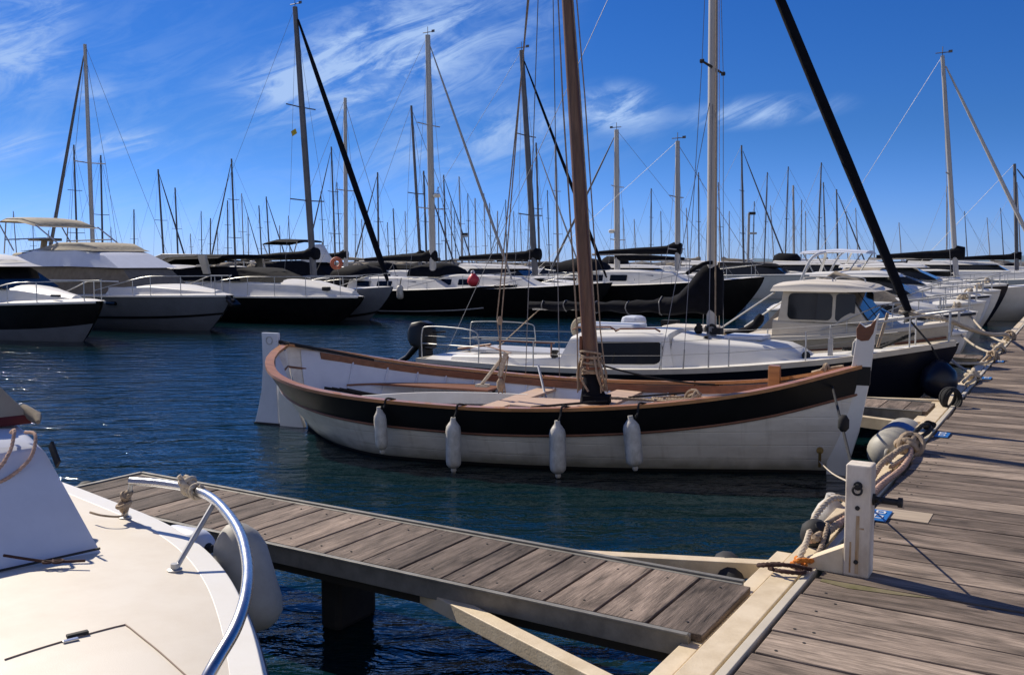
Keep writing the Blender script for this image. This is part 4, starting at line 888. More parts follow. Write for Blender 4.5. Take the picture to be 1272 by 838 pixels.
# clutter of lines and fenders between the bows and the walkway
BR_ = [((14.9, -2.4, .95), (16.4, -1.15, .58), .12, 'slack beige line from the cream wheelhouse boat bow to the walkway edge'), ((16.3, -2.0, 1.18), (14.6, -1.12, .60), .20, 'pale line crossing under the bow of the cream wheelhouse boat'),
       ((19.4, -1.9, .9), (18.2, -1.12, .58), .10, 'short pale line at the bow beyond the cream wheelhouse boat'), ((22.6, -2.0, 1.1), (20.8, -1.12, .58), .14, 'pale line from the bow with the taupe tarpaulin to the walkway')]
for a, b, d, lab in BR_: rope('mooring_line', lab, sag(W(*a), W(*b), d), .022, 'paleropes', 'rope', 'slack mooring lines by the walkway', k=1, twist=False)
fn = thing('fender', 'big dark round fender hanging under the bow of the white sailing yacht', 'fender', W(12.95, -1.45, .42), BROT)
obj('body', MB().lathe([(0, .05), (.04, .15), (.12, .21), (.24, .23), (.36, .20), (.44, .12), (.50, .05)], (0, 0, 0), (0, 0, 1), 20), 'navy', fn, smooth=60)
obj('lanyard', MB().tube([(0, 0, .48), (-.12, 0, .70)], .014, 6), 'blackrope', fn)

# ================================================================== motor boat in the left foreground
FR = math.atan2(-.68, .73); FH = Vector((math.cos(FR), math.sin(FR), 0)); FL = Vector((-math.sin(FR), math.cos(FR), 0))
FLEN = 6.2; FO = FH*(-2.0-FLEN)+FL*1.13
fg = thing('motor_boat', 'cream decked bow of a motor boat in the left foreground, cut by the frame', 'motor boat', FO, FR)
half = [(0, 0.0), (.27, .26), (.55, .42), (1.03, .655), (1.5, .85), (2.0, 1.0), (2.55, 1.09), (3.2, 1.12), (4.2, 1.13), (6.2, 1.02)]
hf = Hull(FLEN, 2.26, [(1-d/FLEN, max(v/1.13, .005)) for d, v in reversed(half)], [(0, .72), (.5, .78), (1, .84)], keel=-.30, bow_rake=2.6, full=.42, bowp=1.9)
obj('hull', hf.shell(0, 1, 0, 40, 12), 'gel', fg, smooth=50)
obj('deck', hf.deck(0, 1, .012, .09, .05, 60, 16), 'geldeck', fg, smooth=50)
e_ = hf.edge(0, .998, 1, 0, 70)
obj('deck_edge', MB().sweep([tuple(p) for p in e_], .095, .012, -.05, .014), 'gel', fg, smooth=50, bevel=.005)
obj('rub_rail', MB().tube([p-Vector((0, 0, .045)) for p in hf.edge(0, .997, 1, -.018, 70)], .018, 8), 'gel', fg, smooth=60)
obj('rub_rail_insert', MB().tube([p-Vector((0, 0, .045)) for p in hf.edge(0, .997, 1, -.036, 70)], .006, 6), 'navy', fg)
def toF(p): p = Vector(p)-FO; return Vector((p.dot(FH), p.dot(FL), p.z))
# anchor hatch: grooves in the deck
def dz(x, y):
    u = x/FLEN; hw_ = max(hf.P(u, 1, 1).y-.09, .01); q = min(1, abs(y)/hw_); return hf.P(u, 1, 1).z+.012+.05*(1-q*q)*min(1, hw_*2)
hx = [toF(onz(a, b, .86)) for a, b in ((6, 826), (150, 781), (158, 781), (236, 845), (300, 900))]
hp = []
for p in smooth_path([hx[0], hx[0].lerp(hx[1], .6), hx[1], hx[2], hx[2].lerp(hx[3], .3), hx[3], hx[4]], 5): hp.append((p.x, p.y, dz(p.x, p.y)+.0025))
obj('hatch_seam', MB().tube(hp, .0028, 5), 'seam', fg)
a = toF(onz(80, 800, .86)); b = toF(onz(113, 792, .86)); q = MB()
mid = (a+b)/2; an = math.atan2((b-a).y, (b-a).x); q.box((mid.x, mid.y, dz(mid.x, mid.y)+.008), (.07, .022, .012), rz=an)
obj('hatch_latch', q, 'rubber', fg, bevel=.003)
q = MB().box((mid.x+.03, mid.y-.035, dz(mid.x, mid.y)+.006), (.05, .018, .008), rz=an); obj('latch_plate', q, 'steel', fg, bevel=.002)
# rail
rp = [at(163, 597, 4.74), at(200, 600, 4.62), at(237, 607, 4.42), at(267, 621, 4.14), at(295, 655, 3.72), at(307, 695, 3.36), at(306, 735, 3.06), at(293, 778, 2.86), at(268, 822, 2.72), at(246, 862, 2.64)]
rpl = [toF(p) for p in rp]
obj('bow_rail', MB().tube(smooth_path(rpl, 7), .021, 14), 'steel', fg, smooth=70)
for i, (bx, by, k) in enumerate(((155, 634, 0), (217, 706, 3))):
    p = toF(onz(bx, by, .84)); p.z = dz(p.x, p.y)+.003; t_ = rpl[k]; q = MB().tube([p, t_+Vector((0, 0, -.005))], .012, 10); so = obj('stanchion', q, 'dullsteel', fg, smooth=60)
    obj('stanchion_base', MB().lathe([(0, .032), (.006, .032), (.01, .018), (.03, .016)], p, (0, 0, 1), 14), 'dullsteel', so, smooth=50)
# wedge shaped cuddy
ax = 1.15; cx0 = toF(Vector((-1.84, 4.134, 0))).x
A_ = [(cx0, .615, .84), (cx0, -.615, .84), (cx0-.50, -.56, 1.33), (cx0-.50, .56, 1.33)]
st = [((cx0-2.2, cx0-2.1), .84, .76, .80, 1.31), (cx0-1.2, .76, .69, .80, 1.30), ((cx0, cx0-.48), .615, .55, .82, 1.28)]
obj('cuddy', trunk(st, .05, .035), 'bluewhite', fg, smooth=50)
q = MB().tube([(cx0+.004, y, .865) for y in (.6, .3, 0, -.3, -.6)], .006, 5); obj('cuddy_seal', q, 'rubber', fg)
dg = [((cx0-2.3, cx0-2.1), .74, .60, 1.36, 1.74), (cx0-1.6, .71, .58, 1.36, 1.78), ((cx0-.98, cx0-1.16), .665, .54, 1.36, 1.68)]
obj('canvas_dodger', trunk(dg, .16, .06, 7), 'tancloth', fg, smooth=60)
obj('dodger_strap', MB().box((cx0-1.6, 0, 1.335), (1.26, 1.36, .05)), 'redcloth', fg, bevel=.01)
obj('dodger_foot', MB().tube([(cx0-1.05, .66, 1.38), (cx0-.93, .68, 1.35), (cx0-.84, .66, 1.335)], [.03, .032, .012], 8), 'taupecloth', fg, smooth=60)
q = MB().box((cx0-.42, .578, 1.24), (.12, .012, .05), ry=.8); obj('cuddy_hinge', q, 'rubber', fg)
q = MB(); c0 = toF(onz(5, 705, .86)); c1 = toF(onz(60, 704, .86)); c2 = toF(onz(106, 703, .86))
for c in (c0, c1, c2): c.z = .885
q.tube(smooth_path([c0+Vector((0, 0, .03)), c1, c2], 6), .006, 6); q.ring(c1+Vector((0, 0, .0)), .02, .006, 'z'); q.ring(c1+Vector((.03, .03, .0)), .02, .006, 'z'); obj('lashing_cord', q, 'brownrope', fg)
FW = lambda p: FO+FH*p[0]+FL*p[1]+Vector((0, 0, p[2]))
rope('rope', 'pinkish rope looped over the top edge of the foreground boat cuddy', [FW((cx0-.60, .45, 1.34)), FW((cx0-.50, .43, 1.36)), FW((cx0-.42, .38, 1.28)), FW((cx0-.36, .28, 1.20)), FW((cx0-.34, .1, 1.15))], .010, 'pinkrope')
rope('rope', 'second shorter pinkish rope bight on the cuddy corner of the foreground boat', [FW((cx0-.62, .52, 1.33)), FW((cx0-.49, .52, 1.33)), FW((cx0-.40, .46, 1.24)), FW((cx0-.36, .34, 1.17)), FW((cx0-.34, .22, 1.15))], .009, 'pinkrope')
q = MB(); laid(q, [rp[2]+(rp[3]-rp[2])*k+Vector((0, 0, .028*math.sin(k*40)))+FL*.028*math.cos(k*40) for k in [i/60*.35 for i in range(61)]], .012); knot(q, rp[2]+Vector((-.02, 0, .02)), .045, 5, .012, 6); q.tube([rp[2], rp[2]+Vector((-.05, -.02, .07))], .012, 6)
solo('rope_hitch', q, 'paleropes', 'pale rope hitch tied round the steel bow rail of the foreground boat', 'rope', smooth=60)
q = MB(); s1 = onz(155, 634, .86); knot(q, s1+Vector((.0, .0, .03)), .035, 5, .011, 12); knot(q, s1+Vector((.005, 0, .08)), .03, 4, .011, 13); q.tube(smooth_path([s1, onz(150, 641, .86), onz(128, 640, .87), onz(112, 636, .87)], 5), .006, 6)
solo('rope_hitch', q, 'rope', 'small beige lashing round the foot of the far rail stanchion', 'rope', smooth=60)
# big grey fender between bow and finger dock
pa = at(290, 655, 4.35); pb = at(322, 778, 4.22)
ff = thing('fender', 'big dusty grey fender hanging between the foreground boat and the finger dock', 'fender', pb-Vector((0, 0, .02)), 0)
axv = pa-pb; Lf = axv.length
obj('body', MB().lathe([(-.02, .04), (0, .085), (.04, .122), (.10, .135), (Lf-.12, .128), (Lf-.05, .105), (Lf, .06), (Lf+.02, .03)], (0, 0, .02), axv, 28), 'greyfender', ff, smooth=60)
obj('lanyard', MB().tube(smooth_path([axv+Vector((0, 0, .03)), axv+Vector((-.03, 0, .08)), rp[3]-pb+Vector((0, 0, .02))], 5), .007, 6), 'rope', ff)
# low grey fender end behind the far rail
pa = onz(214, 652, .55); ff = thing('fender', 'small blue grey fender tucked between the foreground boat deck edge and finger dock', 'fender', at(228, 668, 4.95)+Vector((0, 0, -.05)), R(-40))
obj('body', MB().lathe([(0, .03), (.03, .075), (.08, .095), (.30, .095), (.35, .075), (.38, .03)], (-.2, 0, 0), (1, .1, .05), 20), 'bluewhite', ff, smooth=60)
obj('end_cap', MB().lathe([(0, .03), (.03, .02)], (.18, .04, .02), (1, .1, .05), 12), 'rubber', ff)
q = MB(); q.lathe([(0, .03), (.02, .055), (.06, .055), (.08, .03)], W(4.1, -6.16, .47), (0, 0, 1), 14); solo('dock_bumper', q, 'rubber', 'small black rubber bumper on the far left end of the finger dock', 'bumper', smooth=50)

# ================================================================== row of moored boats across the basin
def on_heading(px, Y, L, back):      # origin of a boat lying along t whose point "back" metres behind the bow shows at px at depth Y
    X = (px-636)/FOC*Y; return Vector((X, Y, 0))-Vector((TS[0], TS[1], 0))*(L-back)
def motor_yacht(label, px, Y, L, B, zd, hull_m, sheer_up=.25, low=None, band=None, group=None):
    o = on_heading(px, Y, L, 0.1); t = thing('motor_yacht', label, 'motor yacht', o, BROT, group)
    h_ = Hull(L, B, [(0, .9), (.3, 1), (.55, .98), (.75, .80), (.88, .50), (.96, .22), (1, .03)], [(0, zd-sheer_up), (.5, zd-sheer_up*.55), (1, zd)], keel=-.5, bow_rake=L*.11, full=.26, bowp=.75)
    obj('hull', h_.shell(0, 1, 0, 30, 10), hull_m, t, smooth=50)
    obj('deck', h_.deck(0, 1, 0, .02, .08), 'gel', t, smooth=40)
    obj('rub_rail', MB().tube([p-Vector((0, 0, .03)) for p in h_.edge(0, .99, 1, -.01, 30)], .035, 6), 'gel', t, smooth=60)
    if low: obj('lower_hull_lit', h_.shell(0, low[0], .006, 30, 5), low[1], t, smooth=50)
    if band: obj('waterline_stripe', h_.shell(band[0], band[1], .008, 30, 2), band[2], t, smooth=50)
    return t, h_
# 1 -- leftmost, cut by the frame
t, h_ = motor_yacht('motor boat with low dark windows and flare shade painted on its sides, leftmost boat cut by the frame edge', 124, 25.0, 9.5, 3.0, 1.14, 'black', low=(.52, 'greyhull'))  # black above is flare shade, grey below reflected light, put into the hull colours
obj('foredeck_hump', trunk([(2.0, 1.15, 1.0, .9, 1.45), (5.0, 1.15, 1.0, .9, 1.52), (6.6, .85, .7, 1.0, 1.44), (8.4, .3, .2, 1.1, 1.2)], .15, .08), 'gel', t, smooth=50)
gs = [(2.2, 1.12, 1.0, 1.45, 2.05), (4.6, 1.10, .95, 1.48, 2.08), ((6.3, 5.0), .85, .75, 1.46, 2.06)]
obj('window_band', trunk(gs, .05, .02), 'glass', t, smooth=50)
obj('roof', trunk([(2.0, 1.15, .98, 2.03, 2.26), (4.2, 1.12, .95, 2.06, 2.36), ((5.5, 5.1), .85, .72, 2.06, 2.18)], .10, .08), 'gel', t, smooth=50)
obj('window_mullion', MB().tube([(5.5, -.90, 1.5), (4.9, -.86, 2.06)], .03, 6), 'black', t)
rail(h_, .55, .99, .55, t, 4, .018); obj('bow_cleat', MB().box((8.2, -.5, 1.27), (.35, .08, .06)), 'black', t)
# 2 -- flybridge cruiser
t, h_ = motor_yacht('white flybridge cruiser with taupe window covers and a beige bimini frame', 286, 29.2, 11.5, 3.6, 1.16, 'greyhull', .1, band=(.52, .57, 'black'))
sc_ = [(1.2, 1.50, 1.40, 1.0, 2.05), (5.8, 1.50, 1.35, 1.1, 2.06), ((8.5, 7.4), 1.10, .95, 1.15, 1.98)]
obj('window_cover', trunk(sc_, .08, .03), 'taupecloth', t, smooth=50)
obj('foredeck_hump', trunk([(7.2, 1.5, 1.35, 1.1, 1.38), (8.8, 1.2, 1.0, 1.1, 1.42), (10.9, .4, .25, 1.1, 1.24)], .12, .06), 'gel', t, smooth=50)
for z, o_ in ((1.58, .02),): obj('window_rail', MB().tube([(1.4, -1.47, z), (5.8, -1.47, z), (7.6, -1.25, z-.02)], .025, 5), 'gel', t)
obj('flybridge', trunk([((1.5, 1.3), 1.52, 1.42, 2.02, 2.30), (3.2, 1.55, 1.42, 2.04, 2.62), (5.4, 1.52, 1.30, 2.05, 2.64), ((7.5, 6.3), 1.15, .98, 2.0, 2.50)], .12, .02), 'bluewhite', t, smooth=50)
obj('seat_cover', trunk([((2.3, 3.2), 1.35, 1.2, 2.58, 2.66), (4.3, 1.40, 1.25, 2.60, 2.86), (5.4, 1.30, 1.1, 2.60, 2.84), ((6.2, 6.0), 1.1, .9, 2.56, 2.70)], .10, .03), 'beigecloth', t, smooth=50)
obj('aft_cover', trunk([((.3, .7), 1.35, 1.0, 1.9, 2.2), (1.6, 1.4, 1.2, 2.0, 2.52), (3.2, 1.35, 1.2, 2.1, 2.62)], .12, .04), 'beigecloth', t, smooth=50)
bim = trunk([((.75, .80), 1.25, 1.1, 3.62, 3.70), (1.2, 1.32, 1.15, 3.66, 3.78), (2.2, 1.32, 1.15, 3.62, 3.74), ((3.2, 3.1), 1.25, 1.05, 3.42, 3.52)], .05, .06)
bt = obj('bimini', bim, 'beigecloth', t, smooth=50)
for sg in (-1, 1):
    for a, b in (((.80, 1.2, 3.64), (1.7, 1.2, 2.6)), ((3.1, 1.2, 3.48), (4.4, 1.2, 2.8)), ((1.2, 1.2, 3.0), (3.9, 1.2, 3.02)), ((1.3, 1.2, 3.68), (1.1, 1.2, 2.5))): obj('bimini_frame', MB().tube([(a[0], sg*a[1], a[2]), (b[0], sg*b[1], b[2])], .025, 6), 'dullsteel', bt)
obj('helm_seat', MB().box((1.7, 0, 3.02), (.7, .9, .10)).box((1.6, 0, 2.8), (.12, .2, .5), ry=.3), 'tancloth', t, bevel=.02)
rail(h_, .60, .99, .60, t, 5, .018)
obj('anchor', MB().tube([(11.2, -.1, 1.12), (11.7, -.1, .98)], .05, 6).box((11.65, -.1, .92), (.3, .36, .08), ry=.6), 'black', t)
for x_ in (4.5, 6.2, 7.6):
    u_ = x_/11.5; p_ = h_.P(u_, .84, -1, .004); obj('portlight', MB().tube([p_+Vector((-.22, 0, 0)), p_+Vector((.22, 0, 0))], .06, 8), 'glass', t)
# 3 -- long dark motor yacht with pale humped foredeck, arch and bimini
t, h_ = motor_yacht('long black hulled motor yacht with a white humped foredeck and cream radar arch', 449, 33.0, 12.5, 3.7, .98, 'black', .05)
obj('foredeck_hump', trunk([(3.5, 1.65, 1.5, .9, 1.55), (8.2, 1.6, 1.35, .9, 1.52), (10.2, 1.25, .95, .92, 1.42), (12.1, .4, .2, .95, 1.10)], .25, .10, 6), 'gel', t, smooth=50)
obj('windscreen_cover', trunk([((2.2, 3.4), 1.5, 1.3, 1.5, 1.86), (4.6, 1.45, 1.2, 1.5, 1.98), (7.6, 1.40, 1.1, 1.5, 1.95), ((9.4, 8.4), 1.0, .75, 1.46, 1.80)], .12, .05), 'blackcloth', t, smooth=50)
for sg in (-1, 1):
    obj('radar_arch', MB().prism([(1.1, 1.3), (1.9, 1.35), (2.9, 2.0), (3.9, 2.36), (5.6, 2.42), (5.6, 2.50), (3.6, 2.52), (2.3, 2.22)], (0, sg*1.45, 0), (1, 0, 0), (0, 0, 1), (0, 1, 0), .14), 'cream', t, smooth=40, bevel=.02)
    obj('arch_leg', MB().prism([(5.6, 2.46), (6.0, 2.46), (6.2, 1.75), (5.9, 1.75)], (0, sg*1.42, 0), (1, 0, 0), (0, 0, 1), (0, 1, 0), .12), 'cream', t)
obj('bimini', trunk([((3.4, 3.5), 1.35, 1.2, 2.1, 2.38), (4.2, 1.4, 1.25, 2.30, 2.46), (6.6, 1.38, 1.2, 2.34, 2.44)], .05, .05), 'blackcloth', t, smooth=50)
rail(h_, .35, .99, .70, t, 7, .016)
obj('stern_deck', trunk([(0, 1.5, 1.4, .9, 1.3), (2.2, 1.5, 1.4, .9, 1.36)], .1, .05), 'gel', t, smooth=50)
obj('deck_fender', MB().box((11.2, -.5, 1.24), (.28, .2, .14)), 'rubber', t, bevel=.03)

# ---- sailing yachts: one builder for near and far ones
def yacht(label, pxb, pxt, pyt, Y, L, B, zd, hull_m, face=1, mr=.09, mast_m='mastalu', jib=None, cover=None, hood=None, stripe=None, detail=2, back=None, spread=2, group=None, cat='sailing yacht', pyb=None, trunk_m='gel', deck_m='gel', name='sailing_yacht', flag=False, boomz=None):
    """mast foot seen at column pxb, mast head at (pxt, pyt); face +1 bow to the right, -1 to the left"""
    rz = BROT if face == 1 else BROT+math.pi
    mx = L*(.60 if back is None else (L-back)/L)
    X = (pxb-636)/FOC*Y; hd = Vector((math.cos(rz), math.sin(rz), 0)); o = Vector((X, Y, 0))-hd*mx
    t = thing(name, label, cat, o, rz, group)
    h_ = Hull(L, B, HB_T, [(0, zd*.86), (.4, zd*.84), (.75, zd*.95), (1, zd*1.12)], keel=-.5, bow_rake=L*.12, full=.28)
    nu, nf = (26, 8) if detail > 1 else (14, 4)
    obj('hull', h_.shell(0, 1, 0, nu, nf), hull_m, t, smooth=50)
    obj('deck', h_.deck(0, 1, 0, .02, .06, nu, 4), deck_m, t, smooth=40)
    if stripe: obj('boot_stripe', h_.shell(stripe[0], stripe[1], .008, nu, 1), stripe[2], t, smooth=50)
    a = L*.28; zc = zd+.38
    ck = [((a, a+.15), B*.30, B*.25, zd*.8, zc), (L*.5, B*.30, B*.24, zd*.82, zc), ((L*.74, L*.66), B*.20, B*.14, zd*.9, zc-.08)]
    cab = obj('cabin', trunk(ck, .08, .05, 3), trunk_m, t, smooth=50)
    if detail > 1:
        for sg in (-1, 1):
            for k in range(3): obj('window', side_window(ck, L*(.33+.10*k), L*(.40+.10*k), .35, .75, sg, .04), 'glass', cab)
    ztop = at(pxt, pyt, Y).z; zb = zc+.03
    dX = at(pxt, pyt, Y).x-X; rake = dX/hd.x                # lean along the boat
    def m_(z): return Vector((mx+rake*(z-0)/(ztop), 0, z))
    obj('mast', MB().tube([m_(zb), m_(ztop*.6), m_(ztop)], [mr, mr*.95, mr*.75], 10 if detail > 1 else 6), mast_m, t, smooth=60)
    wr = .008 if detail > 1 else .012
    bow = Vector((L*.985, 0, zd*1.12))
    tipf = m_(ztop*.985)
    if jib: obj('furled_jib', MB().tube([bow+(tipf-bow)*k for k in (.02, .1, .4, .8, .97)], [jib[0]*.5, jib[0], jib[0], jib[0]*.7, jib[0]*.35], 7), jib[1], t, smooth=60)
    else: obj('forestay', MB().tube([bow, tipf], wr*1.3, 4), 'wire', t)
    obj('backstay', MB().tube([(.1, 0, zd), m_(ztop)], wr, 4), 'wire', t)
    for k in range(spread):
        z = ztop*((.55,), (.38, .68), (.3, .53, .76))[spread-1][k] if spread else 0; hw_ = B*.26*(1-.15*k)
        obj('spreader', MB().tube([m_(z)+Vector((-.05, -hw_, .03)), m_(z), m_(z)+Vector((-.05, hw_, .03))], .025 if detail > 1 else .03, 5), mast_m, t)
    for sg in (-1, 1):
        zz = ztop*(.55, .55, .38, .3)[spread] if spread else ztop*.5; pth = [Vector((mx-.15, sg*B*.46, zd*.9)), m_(zz)+Vector((-.05, sg*B*.26, .03)), m_(ztop*.97)]
        obj('shroud', MB().tube(pth, wr, 4), 'wire', t)
    if detail > 1 or cover:
        bz = boomz or zc+.75; bl = L*.36
        obj('boom', MB().tube([m_(bz), (mx-bl, 0, bz-.05)], .06, 6), mast_m, t)
        cm = cover or 'blackcloth'
        q = MB(); rows = []; rr = random.Random(int(pxb))
        for i in range(13):
            f = i/12; x = mx+.12-(bl-.2)*f; hh = crv([(0, .42), (.06, .5), (.15, .34), (.5, .26), (1, .14)], f); ww = .16*(1-.5*f)
            rows.append([Vector((x, ww*math.cos(a_), bz-.04+hh*.5+hh*.58*math.sin(a_)*(1+rr.uniform(-.05, .05)))) for a_ in [2*math.pi*j/10 for j in range(10)]])
        q.grid(rows, True); q.f += [tuple(range(10)), tuple(range(120, 130))[::-1]]; obj('sail_cover', q, cm, t, smooth=70)
    if hood:
        q = MB(); rows = []
        for i, (x, hh, ww) in enumerate(((0, .10, .30), (.12, .42, .32), (.5, .58, .34), (1.1, .62, .34), (1.7, .50, .34))): rows.append([Vector((L*.36-x*1.0+.0, B*ww*math.cos(a_), zc-.05+hh*math.sin(a_)**.7)) for a_ in [math.pi*j/10 for j in range(11)]])
        obj('sprayhood', q.grid(rows), hood, t, smooth=60)
    if detail > 1: rail(h_, .62, .985, .5, t, 3, .014); rail(h_, .02, .62, .5, t, 5, .009, fwd=False)
    if detail > 1:
        q = MB().tube([m_(ztop), m_(ztop)+Vector((0, 0, .35))], .015, 4); q.tube([m_(ztop)+Vector((-.25, 0, .12)), m_(ztop)+Vector((.25, 0, .12))], .018, 4); q.box(m_(ztop)+Vector((.28, 0, .14)), (.14, .03, .10)); obj('wind_vane', q, 'mastdark', t)
        obj('radar', MB().lathe([(0, .12), (.04, .16), (.14, .16), (.18, .10)], m_(ztop*.42)+Vector((.28, 0, 0)), (0, 0, 1), 12), 'gel', t, smooth=50) if int(pxb) in (539, 767) else None
    if flag: obj('flag', MB().box(m_(ztop*.62)+Vector((-.5, 0, -.2)), (.26, .02, .2), ry=-.4), 'yellow', t)
    return t, h_, m_, ztop
# 4 -- pale grey hull with furled black jib, mast at 392
t, h_, m_, z_ = yacht('pale grey sailing yacht whose tall mast flies a tiny yellow flag', 393, 363, 5, 36.5, 11.5, 3.6, 1.15, 'greyhull', 1, .13, 'mastdark', (.12, 'blackcloth'), 'blackcloth', None, (.30, .36, 'black'), 2, back=3.85, flag=True, boomz=2.35)
# 5
t, h_, m_, z_ = yacht('black hulled sailing yacht with a thick pale mast and thin pale stripe near the water', 539, 531, 43, 40, 11.5, 3.6, 1.15, 'black', 1, .15, 'mastpale', (.06, 'mastalu'), None, 'blackcloth', (.40, .43, 'bluewhite'), 2, back=4.2)
fn = thing('fender', 'white fender hanging from the black yacht with the pale stripe', 'fender', at(497, 372, 38.8), BROT)
obj('body', MB().lathe([(0, .03), (.05, .12), (.1, .15), (.5, .15), (.55, .12), (.62, .04)], (0, 0, 0), (0, 0, 1), 10), 'fender', fn, smooth=60)
obj('lanyard', MB().tube([(0, 0, .6), (0, .1, .9)], .02, 5), 'blackrope', fn)
# 6
t, h_, m_, z_ = yacht('black hulled sailing yacht with a long black sail cover and black sprayhood', 668, 648, 60, 38.5, 11.8, 3.7, 1.25, 'black', 1, .13, 'mastdark', (.07, 'blackcloth'), 'blackcloth', 'blackcloth', None, 2, back=3.4, boomz=2.35)
# red buoy held on its rail
rb_ = thing('buoy', 'bright red round buoy hanging on the rail of the black yachts', 'buoy', at(589, 356, 36.0), 0)
obj('body', MB().lathe([(0, .08), (.08, .20), (.2, .25), (.34, .22), (.46, .12), (.52, .05)], (0, 0, 0), (-.1, 0, 1), 16), 'red', rb_, smooth=60)
obj('mooring_eye', MB().ring((-.05, 0, .55), .06, .025, 'y', 12, 6), 'bluewhite', rb_, smooth=60)
# 7, 8 -- behind the brown mast, facing away
t, h_, m_, z_ = yacht('grey blue sailing yacht with a plain pale mast just right of the brown mast', 767, 766, 161, 46, 10.5, 3.3, 1.2, 'greyhull', -1, .15, 'mastpale', (.06, 'mastdark'), None, None, None, 2)
t, h_, m_, z_ = yacht('dark hulled sailing yacht whose bow ends behind the black sail cover', 842, 842, 175, 38.5, 11, 3.5, 1.45, 'black', 1, .12, 'mastalu', None, 'blackcloth', 'blackcloth', None, 2, back=3.6)
# lifebuoy + small flybridge boat with black bimini between 3 and 5
t, h_ = motor_yacht('small motor boat with a high black bimini behind the pale grey yacht', 462, 44, 8, 3.0, 1.5, 'black', .05)
obj('cabin', trunk([((1, 1.4), 1.3, 1.1, 1.4, 2.2), (4, 1.3, 1.1, 1.4, 2.25), ((6.2, 5.0), .9, .7, 1.45, 2.1)], .15, .06), 'blackcloth', t, smooth=50)
obj('fly_bridge', trunk([((3.9, 4.0), .7, .5, 2.2, 2.5), (4.6, .6, .4, 2.2, 3.05), ((5.2, 5.0), .5, .3, 2.2, 2.6)], .1, .04), 'gel', t, smooth=50)
bt = obj('bimini', trunk([((1.6, 1.7), 1.0, .85, 3.08, 3.16), (2.6, 1.05, .9, 3.22, 3.32), (4.0, 1.0, .85, 3.18, 3.26)], .05, .05), 'blackcloth', t, smooth=50)
for sg in (-1, 1):
    for a, b in (((1.7, 3.1), (2.2, 2.2)), ((4.0, 3.2), (3.6, 2.2))): obj('bimini_frame', MB().tube([(a[0], sg*.9, a[1]), (b[0], sg*.9, b[1])], .03, 5), 'dullsteel', bt)
lr = tag(obj('lifebuoy', MB().ring((0, 0, 0), .20, .085, 'y', 20, 8), 'orangered', None, smooth=60), 'faded orange ring lifebuoy on the rail behind the pale grey yacht', 'lifebuoy'); lr.location = at(418, 327, 41)

